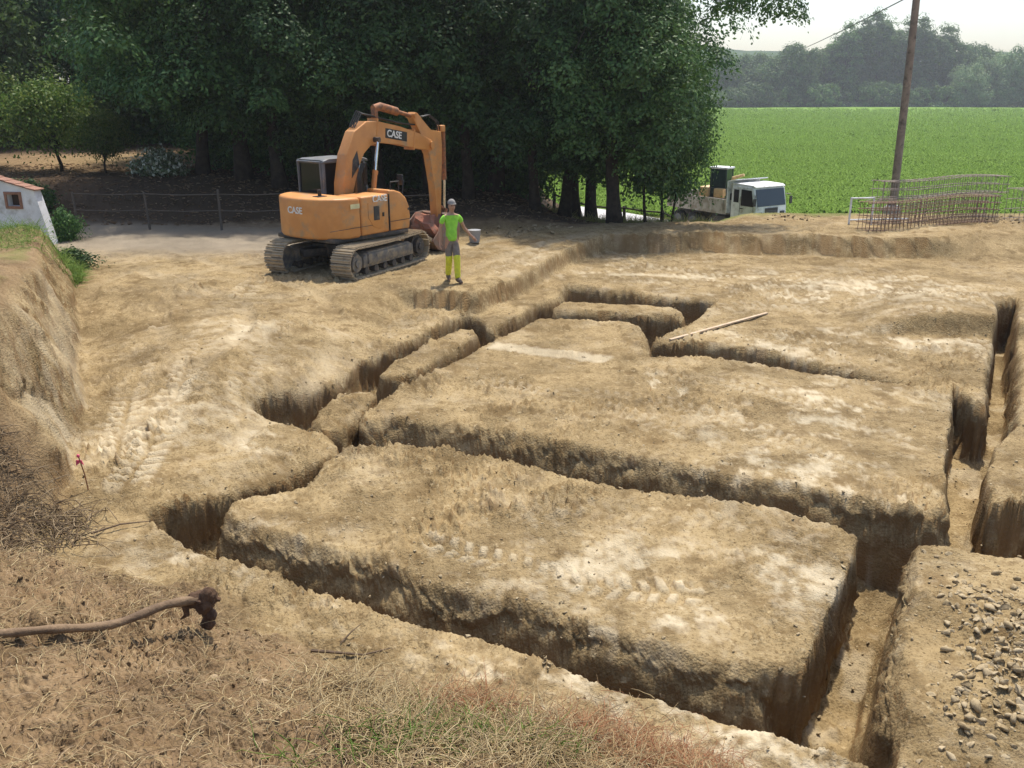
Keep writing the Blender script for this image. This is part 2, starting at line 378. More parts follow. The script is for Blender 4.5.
def tag(o, label=None, cat=None, group=None, kind=None):
    if label: o['label'] = label
    if cat: o['category'] = cat
    if group: o['group'] = group
    if kind: o['kind'] = kind
    return o

def thing(name, loc, rz, label, cat, group=None):
    o = bpy.data.objects.new(name, None)
    COL.objects.link(o)
    o.empty_display_size = .2
    o.location = loc; o.rotation_euler = (0, 0, rz)
    return tag(o, label, cat, group)

def dup(root, loc, rz, sc=(1, 1, 1), label=None, group=None):
    r = root.copy(); COL.objects.link(r)
    r.location = loc; r.rotation_euler = (0, 0, rz); r.scale = sc
    if label: r['label'] = label
    if group: r['group'] = group
    for ch in list(root.children):
        c = ch.copy(); COL.objects.link(c); c.parent = r
        for g in ch.children:
            d = g.copy(); COL.objects.link(d); d.parent = c
    return r

class MB:
    """collects shapes, then links them as one mesh object"""
    def __init__(s): s.bm = bmesh.new()
    def box(s, c, size, rot=None, bev=0.0, seg=2):
        m = Matrix.Translation(c)
        if rot is not None: m = m @ (rot if isinstance(rot, Matrix) else Matrix.Rotation(rot[0], 4, rot[1]))
        m = m @ Matrix.Diagonal((*size, 1))
        g = bmesh.ops.create_cube(s.bm, size=1, matrix=m)
        if bev: s._bev(g['verts'], bev, seg)
        return s
    def _bev(s, verts, bev, seg):
        vs = set(verts)
        ed = [e for e in s.bm.edges if e.verts[0] in vs and e.verts[1] in vs]
        bmesh.ops.bevel(s.bm, geom=ed, offset=bev, segments=seg, affect='EDGES', profile=.5, clamp_overlap=True)
    def prism(s, pts, y0, y1, axis='Y', bev=0.0, seg=2):
        """extrude a closed outline; axis Y: pts are (x,z); Z: (x,y); X: (y,z)"""
        f = {'Y': lambda p, t: (p[0], t, p[1]), 'Z': lambda p, t: (p[0], p[1], t), 'X': lambda p, t: (t, p[0], p[1])}[axis]
        a = [s.bm.verts.new(f(p, y0)) for p in pts]; b = [s.bm.verts.new(f(p, y1)) for p in pts]
        n = len(pts)
        s.bm.faces.new(a); s.bm.faces.new(b[::-1])
        for i in range(n):
            s.bm.faces.new((a[i], b[i], b[(i + 1) % n], a[(i + 1) % n]))
        if bev: s._bev(a + b, bev, seg)
        return s
    def tube(s, pts, rad, seg=8, cap=True):
        pts = [Vector(p) for p in pts]; n = len(pts)
        rads = rad if isinstance(rad, (list, tuple)) else [rad] * n
        rings = []; prev = None
        for i, p in enumerate(pts):
            t = (pts[min(i + 1, n - 1)] - pts[max(i - 1, 0)])
            if t.length < 1e-9: t = Vector((0, 0, 1))
            t.normalize()
            u = prev if prev is not None else (Vector((0, 0, 1)) if abs(t.z) < .9 else Vector((1, 0, 0)))
            u = (u - t * u.dot(t)).normalized(); v = t.cross(u); prev = u
            rings.append([s.bm.verts.new(p + (u * math.cos(2 * math.pi * k / seg) + v * math.sin(2 * math.pi * k / seg)) * rads[i]) for k in range(seg)])
        for i in range(n - 1):
            for k in range(seg):
                s.bm.faces.new((rings[i][k], rings[i][(k + 1) % seg], rings[i + 1][(k + 1) % seg], rings[i + 1][k]))
        if cap:
            s.bm.faces.new(rings[0][::-1]); s.bm.faces.new(rings[-1])
        return s
    def cyl(s, a, b, r, seg=20, bev=0):
        return s.tube([a, b], r, seg)
    def ball(s, c, r, sub=2, sc=(1, 1, 1)):
        bmesh.ops.create_icosphere(s.bm, subdivisions=sub, radius=r, matrix=Matrix.Translation(c) @ Matrix.Diagonal((*sc, 1)))
        return s
    def xf(s, m):
        bmesh.ops.transform(s.bm, matrix=m, verts=s.bm.verts); return s
    def build(s, name, mat, parent=None, smooth=False, label=None):
        bmesh.ops.recalc_face_normals(s.bm, faces=s.bm.faces)
        me = bpy.data.meshes.new(name)
        s.bm.to_mesh(me); s.bm.free()
        if smooth:
            me.polygons.foreach_set('use_smooth', np.ones(len(me.polygons), bool))
            try: me.set_sharp_from_angle(angle=R(38))
            except Exception: pass
        o = link(name, me, mat, parent)
        if label: o['label'] = label
        return o

# ------------------------------------------------------------------ materials
def _n(nt, t, **k):
    n = nt.nodes.new(t)
    for a, b in k.items():
        if a == 'op': n.operation = b
        elif a == 'blend': n.blend_type = b; n.data_type = 'RGBA'
        else: n.inputs[a].default_value = b
    return n

def mix(nt, fac, a, b, blend='MIX'):
    m = nt.nodes.new('ShaderNodeMix'); m.data_type = 'RGBA'; m.blend_type = blend
    for i, v in ((0, fac), (6, a), (7, b)):
        if isinstance(v, bpy.types.NodeSocket): nt.links.new(v, m.inputs[i])
        elif isinstance(v, (tuple, list)): m.inputs[i].default_value = (*v, 1) if len(v) == 3 else v
        else: m.inputs[i].default_value = v
    return m.outputs[2]

def noise(nt, scale, detail=4, rough=.55, vec=None, dist=0):
    n = nt.nodes.new('ShaderNodeTexNoise')
    n.inputs['Scale'].default_value = scale; n.inputs['Detail'].default_value = detail
    n.inputs['Roughness'].default_value = rough; n.inputs['Distortion'].default_value = dist
    if vec is None:
        tc = nt.nodes.new('ShaderNodeTexCoord'); vec = tc.outputs['Object']
    nt.links.new(vec, n.inputs['Vector'])
    return n.outputs['Fac']

def ramp(nt, fac, a, b):
    m = nt.nodes.new('ShaderNodeMapRange'); m.interpolation_type = 'SMOOTHSTEP'
    nt.links.new(fac, m.inputs[0]); m.inputs[1].default_value = a; m.inputs[2].default_value = b
    return m.outputs[0]

def base_mat(name):
    m = bpy.data.materials.new(name); m.use_nodes = True
    b = m.node_tree.nodes['Principled BSDF']
    return m, m.node_tree, b

def mat(name, col, rough=.6, col2=None, scale=6, metal=0, bump=.0, bscale=40, dirt=None, dirt_amt=.35, dirt_scale=5, spec=.5):
    """paint, steel, cloth, wood...: base colour varied by noise, optional dirt patches and bump"""
    m, nt, b = base_mat(name)
    b.inputs['Roughness'].default_value = rough; b.inputs['Metallic'].default_value = metal
    b.inputs['Specular IOR Level'].default_value = spec
    c2 = col2 or tuple(v * .8 for v in col)
    c = mix(nt, ramp(nt, noise(nt, scale), .35, .65), col, c2)
    if dirt:
        f = ramp(nt, noise(nt, dirt_scale, 6, .65), .62 - dirt_amt * .5, .80 - dirt_amt * .3)
        c = mix(nt, f, c, dirt)
    nt.links.new(c, b.inputs['Base Color'])
    if bump:
        bp = nt.nodes.new('ShaderNodeBump'); bp.inputs['Strength'].default_value = bump; bp.inputs['Distance'].default_value = .02
        nt.links.new(noise(nt, bscale, 5), bp.inputs['Height']); nt.links.new(bp.outputs[0], b.inputs['Normal'])
    return m

def leaf_mat(name, cols, trans=.25, rough=.55, spec=.25):
    m, nt, b = base_mat(name)
    g = nt.nodes.new('ShaderNodeNewGeometry'); oi = nt.nodes.new('ShaderNodeObjectInfo')
    cr = nt.nodes.new('ShaderNodeValToRGB')
    el = cr.color_ramp.elements
    while len(el) < len(cols): el.new(.5)
    for i, c in enumerate(cols):
        el[i].position = i / max(1, len(cols) - 1); el[i].color = (*c, 1)
    nt.links.new(g.outputs['Random Per Island'], cr.inputs[0])
    hs = nt.nodes.new('ShaderNodeHueSaturation')
    mr = nt.nodes.new('ShaderNodeMapRange'); mr.inputs[3].default_value = .62; mr.inputs[4].default_value = 1.35
    nt.links.new(oi.outputs['Random'], mr.inputs[0]); nt.links.new(mr.outputs[0], hs.inputs['Value'])
    nt.links.new(cr.outputs[0], hs.inputs['Color'])
    nt.links.new(hs.outputs[0], b.inputs['Base Color'])
    b.inputs['Roughness'].default_value = rough; b.inputs['Specular IOR Level'].default_value = spec
    if trans > 0:
        t = nt.nodes.new('ShaderNodeBsdfTranslucent'); nt.links.new(hs.outputs[0], t.inputs[0])
        ms = nt.nodes.new('ShaderNodeMixShader'); ms.inputs[0].default_value = trans
        nt.links.new(b.outputs[0], ms.inputs[1]); nt.links.new(t.outputs[0], ms.inputs[2])
        nt.links.new(ms.outputs[0], nt.nodes['Material Output'].inputs[0])
    return m

def soil_material():
    m, nt, b = base_mat('soil')
    b.inputs['Roughness'].default_value = .95; b.inputs['Specular IOR Level'].default_value = .1
    at = nt.nodes.new('ShaderNodeAttribute'); at.attribute_name = 'mask'
    sp = nt.nodes.new('ShaderNodeSeparateColor'); nt.links.new(at.outputs['Color'], sp.inputs[0])
    tc = nt.nodes.new('ShaderNodeTexCoord'); P = tc.outputs['Object']
    n_big = noise(nt, .45, 5, .6, P); n_mid = noise(nt, 3.5, 6, .65, P); n_fine = noise(nt, 22, 6, .7, P); n_gr = noise(nt, 90, 4, .7, P)
    sand = mix(nt, ramp(nt, n_big, .35, .68), SOIL_A, SOIL_B)
    sand = mix(nt, ramp(nt, noise(nt, 1.3, 5, .65, P), .50, .70), sand, SOIL_C)
    sand = mix(nt, ramp(nt, n_mid, .48, .68), sand, SOIL_C)
    sand = mix(nt, ramp(nt, n_fine, .50, .66), sand, SOIL_C)
    sand = mix(nt, ramp(nt, noise(nt, 9, 5, .7, P), .56, .70), sand, SOIL_D)
    sand = mix(nt, ramp(nt, noise(nt, 34, 4, .65, P), .57, .67), sand, (.135, .090, .043))
    # steep cut faces darker brown: fresh soil, plus their shade in the colour
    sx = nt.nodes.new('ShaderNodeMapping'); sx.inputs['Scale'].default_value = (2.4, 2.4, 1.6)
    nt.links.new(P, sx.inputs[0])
    steep_n = noise(nt, 1.6, 5, .6, sx.outputs[0], .4)
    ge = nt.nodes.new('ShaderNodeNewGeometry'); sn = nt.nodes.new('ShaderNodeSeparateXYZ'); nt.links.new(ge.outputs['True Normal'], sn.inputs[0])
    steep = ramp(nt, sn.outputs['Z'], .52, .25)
    mm = nt.nodes.new('ShaderNodeMath'); mm.operation = 'MULTIPLY'; nt.links.new(steep, mm.inputs[0]); nt.links.new(ramp(nt, steep_n, .30, .55), mm.inputs[1])
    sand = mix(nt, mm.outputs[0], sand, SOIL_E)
    topc = mix(nt, ramp(nt, n_mid, .38, .66), TOP_A, TOP_B)
    topc = mix(nt, ramp(nt, n_fine, .50, .72), topc, TOP_C)
    c = mix(nt, sp.outputs[1], sand, DUST)
    topc = mix(nt, ramp(nt, sp.outputs[0], 1.05, 1.9), topc, mix(nt, n_fine, (.05, .034, .022), (.115, .078, .048)))  # wood floor's darker browns, with the wood's shade in them
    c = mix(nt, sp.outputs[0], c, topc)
    gr = mix(nt, ramp(nt, n_fine, .4, .65), (.10, .14, .03), (.22, .20, .07))
    c = mix(nt, sp.outputs[2], c, gr)
    c = mix(nt, at.outputs['Alpha'], c, mix(nt, n_fine, (.22, .185, .14), (.32, .275, .21)))
    dk = mix(nt, ramp(nt, n_gr, .62, .78), c, (.55, .50, .45), 'MULTIPLY')
    nt.links.new(dk, b.inputs['Base Color'])
    ad = nt.nodes.new('ShaderNodeMath'); ad.operation = 'MULTIPLY_ADD'
    nt.links.new(n_gr, ad.inputs[0]); ad.inputs[1].default_value = .35; nt.links.new(n_fine, ad.inputs[2])
    vo = nt.nodes.new('ShaderNodeTexVoronoi'); vo.inputs['Scale'].default_value = 38; nt.links.new(P, vo.inputs['Vector'])
    vs = nt.nodes.new('ShaderNodeMath'); vs.operation = 'MULTIPLY_ADD'
    nt.links.new(vo.outputs['Distance'], vs.inputs[0]); vs.inputs[1].default_value = -.45; nt.links.new(ad.outputs[0], vs.inputs[2])
    bp = nt.nodes.new('ShaderNodeBump'); bp.inputs['Distance'].default_value = .04
    mr = nt.nodes.new('ShaderNodeMapRange'); nt.links.new(noise(nt, .9, 4, .6, P), mr.inputs[0]); mr.inputs[1].default_value = .38; mr.inputs[2].default_value = .6; mr.inputs[3].default_value = .35; mr.inputs[4].default_value = 1
    nt.links.new(mr.outputs[0], bp.inputs['Strength'])
    nt.links.new(vs.outputs[0], bp.inputs['Height']); nt.links.new(bp.outputs[0], b.inputs['Normal'])
    return m

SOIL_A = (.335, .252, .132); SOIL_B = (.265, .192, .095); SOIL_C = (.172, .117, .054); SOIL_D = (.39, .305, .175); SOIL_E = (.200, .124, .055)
TOP_A = (.195, .130, .070); TOP_B = (.275, .195, .110); TOP_C = (.115, .072, .038); DUST = (.50, .42, .285)
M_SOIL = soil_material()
M_CLOD = mat('clod_soil', (.33, .24, .135), .95, (.23, .155, .085), 9, bump=.6, bscale=60, spec=.1)
M_RUBBLE = mat('rubble_soil', (.34, .26, .16), .95, (.22, .155, .10), 7, bump=.6, bscale=40, spec=.1)
M_TOPCLOD = mat('topsoil_clod', (.17, .115, .07), .95, (.10, .068, .042), 9, bump=.6, bscale=60, spec=.1)
M_BARK = mat('bark', (.055, .043, .033), .95, (.03, .024, .019), 5, bump=.8, bscale=18, spec=.1)
M_LEAF = leaf_mat('oak_leaves', [(.028, .075, .022), (.050, .115, .030), (.098, .178, .045)], .24)
M_LEAF_L = leaf_mat('light_leaves', [(.04, .08, .02), (.07, .125, .03), (.10, .16, .04)], .28)
M_LEAF_CIT = leaf_mat('orchard_leaves', [(.042, .09, .016), (.08, .14, .026), (.17, .21, .05)], .35)
M_LEAF_FAR = leaf_mat('far_leaves', [(.045, .11, .03), (.085, .17, .045), (.16, .26, .07)], .42)
M_LEAF_FARL = leaf_mat('far_pale_leaves', [(.13, .22, .09), (.18, .28, .12), (.25, .34, .15)], .35)
M_PALELEAF = leaf_mat('grey_green_pads', [(.06, .09, .035), (.14, .18, .09), (.60, .60, .50)], .1)  # palest tone puts the sun glints on the leaves into the colour

# ------------------------------------------------------------------ the ground: one sheet, finest near the camera
def build_ground():
    az = np.concatenate([np.linspace(-180, -62, 40)[:-1], np.linspace(-62, -36, 90)[:-1], np.linspace(-36, 36, 640), np.linspace(36, 62, 90)[1:], np.linspace(62, 180, 40)[1:-1]])
    r = [.5]
    while r[-1] < 33:
        q = r[-1]
        r.append(q + (.05 if q < 2.8 else max(.016, .0052 * q ** .95) if q < 6 else .0033 * q ** 1.2 + .0005 * q))
    while r[-1] < 2500:
        r.append(r[-1] * (1.012 if r[-1] < 60 else 1.06))
    r = np.array(r)
    A, Q = np.meshgrid(np.radians(az), r)
    X = Q * np.sin(A); Y = Q * np.cos(A)
    nr, na = X.shape
    # crowd the vertices onto the trench walls
    sel = np.nonzero(((Q < 23) & (np.abs(A) < R(48))).ravel())[0]
    xs, ys = X.ravel().copy(), Y.ravel().copy()
    t0 = trench_t(xs[sel], ys[sel])
    k = np.abs(t0 - .045) < .32
    sel = sel[k]; t0 = t0[k]; e = .03
    gx = (trench_t(xs[sel] + e, ys[sel]) - trench_t(xs[sel] - e, ys[sel])) / (2 * e)
    gy = (trench_t(xs[sel], ys[sel] + e) - trench_t(xs[sel], ys[sel] - e)) / (2 * e)
    gl = np.maximum(np.hypot(gx, gy), .6); gx /= gl; gy /= gl
    u = (t0 - .045) / .32
    dt = .32 * np.sign(u) * np.abs(u) ** 1.7 - .32 * u
    xs[sel] += gx * dt; ys[sel] += gy * dt
    X = xs.reshape(nr, na); Y = ys.reshape(nr, na)
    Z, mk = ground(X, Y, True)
    # tool marks, cracks and fallen lumps in the cut faces
    zs = Z.ravel()[sel]; x1 = xs[sel]; y1 = ys[sel]
    wallm = np.exp(-((t0 + dt - .045) / .09) ** 2) * np.clip(-(zs + .03) / .12, 0, 1)
    n_ = .05 * fbm(x1 + 1.1 * zs, y1 + .9 * zs, 3.2, 3, 301) + .05 * fbm(x1 - 1.6 * zs, y1 + 1.5 * zs, 7, 3, 305) + .03 * fbm(x1 + 1.6 * zs, y1 - 1.4 * zs, 17, 3, 309)
    xs[sel] += gx * n_ * wallm; ys[sel] += gy * n_ * wallm
    # gouges and slumps in the cut bank at the left
    zf = Z.ravel(); cb = np.nonzero((xs < -4.6) & (xs > -12) & (ys > 8.6) & (ys < 20.5) & (zf > .12))[0]
    zb = zf[cb]; xb = xs[cb]; yb = ys[cb]
    g = np.clip((zb - .1) / .25, 0, 1) * np.clip((1.75 - zb) / .3, 0, 1) * sm(8.6, 9.8, yb) * sm(20.5, 19, yb)
    n_ = .13 * fbm(yb + 1.3 * zb, 1.1 * zb, 1.3, 3, 311) + .07 * fbm(yb - 1.2 * zb, 1.4 * zb, 4.5, 3, 313) + .035 * fbm(yb + zb, 1.5 * zb, 14, 3, 315) - .10 * np.clip(fbm(yb * 1.6 + .5 * zb, zb * .9, 2.2, 3, 317) - .15, 0, 1)
    xs[cb] += .9 * n_ * g; ys[cb] -= .42 * n_ * g
    X = xs.reshape(nr, na); Y = ys.reshape(nr, na)
    V = np.stack([X, Y, Z], 2).reshape(-1, 3)
    i = np.arange(nr - 1)[:, None] * na; j = np.arange(na)[None, :]; j2 = (j + 1) % na
    F = np.stack([i + j, i + j2, i + na + j2, i + na + j], 2).reshape(-1, 4)
    F = F[:, ::-1]
    V = np.vstack([V, [[0, 0, gz(0, 0.01)]]])
    me = np_mesh('ground', V, F, True)
    # centre fan is hidden under the camera's feet: close it with triangles
    at = me.attributes.new('mask', 'FLOAT_COLOR', 'POINT')
    mk = np.vstack([mk, [[1, 0, 0, 0]]])
    at.data.foreach_set('color', mk.astype(np.float32).ravel())
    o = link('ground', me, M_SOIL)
    o['kind'] = 'structure'
    return o
build_ground()

# ------------------------------------------------------------------ road beyond the trees, crop field, hills
def strip(name, pts, width, mat_, dz=.03, res=.6):
    P = []
    for (a, b) in zip(pts[:-1], pts[1:]):
        n = max(2, int(math.dist(a, b) / res))
        for k in range(n): P.append((a[0] + (b[0] - a[0]) * k / n, a[1] + (b[1] - a[1]) * k / n))
    P.append(pts[-1]); P = np.array(P)
    T = np.gradient(P, axis=0); T /= np.linalg.norm(T, axis=1)[:, None]
    N = np.stack([-T[:, 1], T[:, 0]], 1)
    k = 9
    off = np.linspace(-width / 2, width / 2, k)
    G = P[:, None, :] + N[:, None, :] * off[None, :, None]
    V = np.concatenate([G, np.interp(G[:, :, 0], ROADX, ROADZ)[:, :, None]], 2)
    n = len(P)
    i = np.arange(n - 1)[:, None] * k; j = np.arange(k - 1)[None, :]
    F = np.stack([i + j, i + j + 1, i + k + j + 1, i + k + j], 2).reshape(-1, 4)
    me = np_mesh(name, V.reshape(-1, 3), F, True)
    o = link(name, me, mat_); o['kind'] = 'structure'
    return o
M_ROAD = mat('pale_road', (.52, .51, .50), .8, (.44, .43, .42), 2, bump=.2)
strip('road', [(-14, 52.2), (3.6, 48.0), (8.6, 45.6), (14.5, 43.8), (70, 42.0)], 4.6, M_ROAD)

def field_mat():
    m, nt, b = base_mat('crop_ground')
    tc = nt.nodes.new('ShaderNodeTexCoord')
    n1 = noise(nt, .9, 6, .7, tc.outputs['Object']); n2 = noise(nt, .03, 4, .5, tc.outputs['Object'])
    c = mix(nt, ramp(nt, n1, .40, .62), (.13, .235, .03), (.18, .31, .048))
    c = mix(nt, ramp(nt, n2, .42, .62), c, (.155, .27, .042))
    nt.links.new(c, b.inputs['Base Color']); b.inputs['Roughness'].default_value = .9; b.inputs['Specular IOR Level'].default_value = .1
    bp = nt.nodes.new('ShaderNodeBump'); bp.inputs['Strength'].default_value = .7; bp.inputs['Distance'].default_value = .3
    nt.links.new(n1, bp.inputs['Height']); nt.links.new(bp.outputs[0], b.inputs['Normal'])
    return m
FIELDZ = -2.55
V = []; F = []
nx, ny = 70, 60
for iy in range(ny + 1):
    y = 50 + (372 - 50) * (iy / ny) ** 1.6
    for ix in range(nx + 1):
        x = -120 + 520 * ix / nx
        V.append((x, y, FIELDZ + .0006 * (y - 50) ** 1.0 + .12 * math.sin(x * .05 + y * .021)))
for iy in range(ny):
    for ix in range(nx):
        a = iy * (nx + 1) + ix
        F.append((a, a + 1, a + nx + 2, a + nx + 1))
fo = link('crop_field', np_mesh('crop_field', V, F, True), field_mat()); fo['kind'] = 'structure'

def crop():
    n = 84000
    # even spread over the view: more plants per square metre close by
    t = rng.random(n)
    Y = 1 / (1 / 50.5 + (1 / 300 - 1 / 50.5) * t)
    Y = np.round(Y / .75) * .75 + rng.normal(0, .10, n)
    X = (rng.random(n) * 1.02 - .22) * (Y * .72) + 2
    X = np.where(X < -6, -6 + rng.random(n) * 4, X)
    Z = FIELDZ + .0006 * (Y - 50) + .12 * np.sin(X * .05 + Y * .021)
    sc = (.42 + .34 * rng.random(n)) * (1 + np.clip((Y - 70) / 130, 0, 1.2))
    sc = sc * (1 + .28 * fbm(X * .15, Y, .12, 3, 41) + .15 * fbm(X, Y, .05, 2, 43))
    Vs = []; k = 5
    for j in range(k):
        a = rng.random(n) * 6.283; L = sc * (.45 + .3 * rng.random(n)); wv = sc * .075
        dx, dy = np.cos(a), np.sin(a)
        base = np.stack([X, Y, Z], 1)
        mid = base + np.stack([dx * L * .45, dy * L * .45, L * .85], 1)
        tip = base + np.stack([dx * L * 1.05, dy * L * 1.05, L * .55], 1)
        side = np.stack([-dy * wv, dx * wv, 0 * wv], 1)
        Vs.append(np.stack([base - side * .4, mid - side, tip, mid + side], 1))
    V = np.concatenate(Vs, 0).reshape(-1, 3)
    F = np.arange(len(V)).reshape(-1, 4)
    o = link('young_crop', np_mesh('young_crop', V, F), leaf_mat('crop_leaves', [(.17, .30, .04), (.21, .36, .05), (.26, .42, .075)], .4, .8, .08))
    tag(o, 'bright green young crop covering the wide field beyond the road', 'crop', kind='stuff')
crop()

def hill(name, x0, x1, y, h, w_, col):
    V = []; F = []; nx, ny = 90, 14
    for iy in range(ny + 1):
        for ix in range(nx + 1):
            x = x0 + (x1 - x0) * ix / nx; yy = y + w_ * iy / ny
            e = math.sin(math.pi * min(1, iy / ny * 1.0) * .5)
            z = -4 + e * (h * (.72 + .28 * float(fbm(np.array([x]), np.array([y * 1.0]), .004, 3, 5)[0])) + 3) + 4.0 * float(fbm(np.array([x]), np.array([yy]), .02, 4, 9)[0]) * e
            V.append((x, yy, z))
    for iy in range(ny):
        for ix in range(nx):
            a = iy * (nx + 1) + ix; F.append((a, a + 1, a + nx + 2, a + nx + 1))
    o = link(name, np_mesh(name, V, F, True), col); o['kind'] = 'structure'
M_HILL = mat('wooded_hill', (.035, .065, .030), .95, (.06, .10, .045), .06, bump=1, bscale=.12, spec=.05)
hill('hills', 110, 700, 560, 40, 160, M_HILL)

# ------------------------------------------------------------------ trees
def leaf_cards(C, N, size, asp=.55, r=rng):
    """one leaf per centre C, facing normal N; four-cornered leaf blades"""
    n = len(C)
    t = r.normal(size=(n, 3)); t -= N * (t * N).sum(1)[:, None]; t /= np.linalg.norm(t, axis=1)[:, None] + 1e-9
    b = np.cross(N, t)
    s = size * (.6 + .8 * r.random(n))[:, None]
    V = np.stack([C - t * s * .5, C + b * s * asp * .5 + N * s * .06, C + t * s * .5, C - b * s * asp * .5 + N * s * .06], 1).reshape(-1, 3)
    return V

def crown_points(seed, clumps, per, rad, zc, cr, flat=.6, zmin=None, inner=.45, extra=None, dome=False):
    r = np.random.default_rng(seed)
    d = r.normal(size=(clumps, 3)); d /= np.linalg.norm(d, axis=1)[:, None]
    q = inner + (1 - inner) * r.random(clumps) ** .6
    ang = np.arctan2(d[:, 1], d[:, 0])
    lob = 1 + .16 * np.sin(ang * 3 + seed) + .12 * np.sin(ang * 5 + seed * 2.3) + .12 * np.sin(d[:, 2] * 6 + seed)
    c = d * (q * lob)[:, None] * np.array(rad)
    c[:, 2] += zc
    if zmin is not None:
        k = c[:, 2] > zmin; c = c[k]
    if extra is not None: c = np.vstack([c, np.array(extra, float)])
    m = len(c)
    crs = cr * (.6 + .8 * r.random(m))
    if dome:                                                             # leaf sprays: rounded tops, thin undersides
        u = r.normal(size=(m, per, 3)); u[:, :, 2] = np.abs(u[:, :, 2]) * .9 - .25; u /= np.linalg.norm(u, axis=2, keepdims=True)
        lump = 1 + .22 * np.sin(4 * np.arctan2(u[:, :, 1], u[:, :, 0]) + crs[:, None] * 40)
        off = u * (crs[:, None] * lump * (.55 + .5 * r.random((m, per)) ** .5))[:, :, None] * np.array([1, 1, flat]) + r.normal(size=(m, per, 3)) * .05
    else:
        off = r.normal(size=(m, per, 3)) * crs[:, None, None] * np.array([1, 1, flat])
    off[:, :, 2] -= (.42 if dome else .25) * (off[:, :, 0] ** 2 + off[:, :, 1] ** 2) / crs[:, None]
    P = (c[:, None, :] + off).reshape(-1, 3)
    N = off / (np.linalg.norm(off, axis=2)[:, :, None] + 1e-9) + r.normal(size=off.shape) * (.38 if dome else .55) + np.array([0, 0, .8 if dome else .55])
    N = N.reshape(-1, 3); N /= np.linalg.norm(N, axis=1)[:, None]
    return c, P, N

def crown_mesh(name, seed, clumps, per, rad, zc, cr, leaf, mat_, **k):
    c, P, N = crown_points(seed, clumps, per, rad, zc, cr, **k)
    V = leaf_cards(P, N, leaf, r=np.random.default_rng(seed + 99))
    me = np_mesh(name, V, np.arange(len(V)).reshape(-1, 4))
    me.materials.append(mat_)
    return me, c

def trunk_mesh(seed, h, r0, centers, limbs, lean=(0, 0), first=.35, stems=1):
    rr = random.Random(seed); mb = MB()
    for s_ in range(stems):
        ph = rr.random() * 6.28
        sp = 0 if stems == 1 else .22
        axis = []
        for i in range(9):
            t = i / 8
            axis.append(Vector((lean[0] * t * h + sp * math.cos(ph + s_ * 3.1) * (1 + 3 * t) + .12 * math.sin(t * 7 + ph), lean[1] * t * h + sp * math.sin(ph + s_ * 3.1) * (1 + 3 * t) + .12 * math.cos(t * 6 + ph), -.25 + t * (h + .25))))
        mb.tube(axis, [r0 * (1.35 if i == 0 else 1.0) * (1 - .85 * i / 8) for i in range(9)], 9)
    cs = list(centers); rr.shuffle(cs)
    for c in cs[:limbs]:
        t = first + (1 - first) * rr.random() * .8
        i = min(7, int(t * 8)); st = axis[i].lerp(axis[i + 1], t * 8 - i)
        e = Vector(c)
        md = st.lerp(e, .5) + Vector((rr.uniform(-.3, .3), rr.uniform(-.3, .3), .25))
        rb = r0 * (1 - .85 * t) * .55
        mb.tube([st, st.lerp(md, .5) + Vector((0, 0, .05)), md, e], [rb, rb * .8, rb * .55, rb * .15], 6)
    bmesh.ops.recalc_face_normals(mb.bm, faces=mb.bm.faces)
    me = bpy.data.meshes.new('trunk'); mb.bm.to_mesh(me); mb.bm.free()
    me.polygons.foreach_set('use_smooth', np.ones(len(me.polygons), bool))
    me.materials.append(M_BARK)
    return me

def make_tree(name, crown, trunk, loc, rz, sc, label, cat='tree', group=None):
    t = thing(name, loc, rz, label, cat, group); t.scale = sc
    link('crown', crown, None, t)
    if trunk is not None: link('trunk', trunk, None, t)
    return t

NEAR = []
for (seed, cl, per, rad, zc, h, r0, limbs, zmin) in [(3, 120, 480, (3.9, 3.9, 4.0), 5.4, 8.6, .27, 40, 1.5), (11, 115, 480, (3.5, 3.5, 4.4), 5.8, 9.4, .22, 36, 2.0), (23, 125, 480, (4.5, 4.3, 3.8), 5.8, 8.6, .25, 40, 2.4)]:
    cm, c = crown_mesh('crown', seed, cl, per, rad, zc, 1.0, .135, M_LEAF, zmin=zmin, flat=.62, inner=.5, dome=True)
    NEAR.append((cm, trunk_mesh(seed, h, r0, [p for p in c], limbs)))

def at(x, y): return (x, y, gz(x, y) - .02)
# the big tree on the right edge of the wood
M_LEAF_O = leaf_mat('oak_edge_leaves', [(.034, .080, .022), (.060, .125, .034), (.11, .19, .052)], .30)
cm, c = crown_mesh('crown', 41, 125, 480, (2.1, 2.3, 3.9), 5.6, .78, .12, M_LEAF_O, flat=.6, inner=.45, dome=True, zmin=1.7, extra=[(3.3, -.2, 6.6), (3.9, -.3, 7.0), (4.4, -.1, 6.9), (4.9, -.2, 7.3), (5.3, 0, 7.6), (3.6, .3, 7.5), (4.3, .2, 7.9), (2.8, .1, 7.4), (3.2, 0, 8.2), (4.9, -.1, 6.5)])
make_tree('oak_tree', cm, trunk_mesh(41, 9, .24, list(c[-10:]) + list(c), 46), at(3.22, 29.1), 0, (1, 1, 1), 'big oak with a thick dark trunk at the right-hand edge of the wood')
row = [  # x, y, variant, rot, scale, label or None
    (.75, 30.8, 1, .4, .85, 'dark tree with a slim trunk, nearest on the left of the big oak'),
    (1.9, 32.4, 0, 2.0, .85, None), (-1.6, 31.8, 1, 1.2, .95, 'dark tree straight behind the walking worker'),
    (-4.6, 32.2, 2, 2.9, .88, 'dark tree standing behind the boom of the orange excavator'),
    (-8.2, 32.4, 0, 5.1, .95, 'dark tree behind the grey cab of the excavator and the post fence'),
    (-11.4, 34.2, 2, .8, 1.0, 'tree with a leaning dark trunk between the pale-leaved shrub and the excavator'),
]
G_WOOD = 'dark trees of the shaded wood'
L_WOOD = 'dark leafy tree deep inside the shaded wood, hidden among its neighbours'
protos = {}
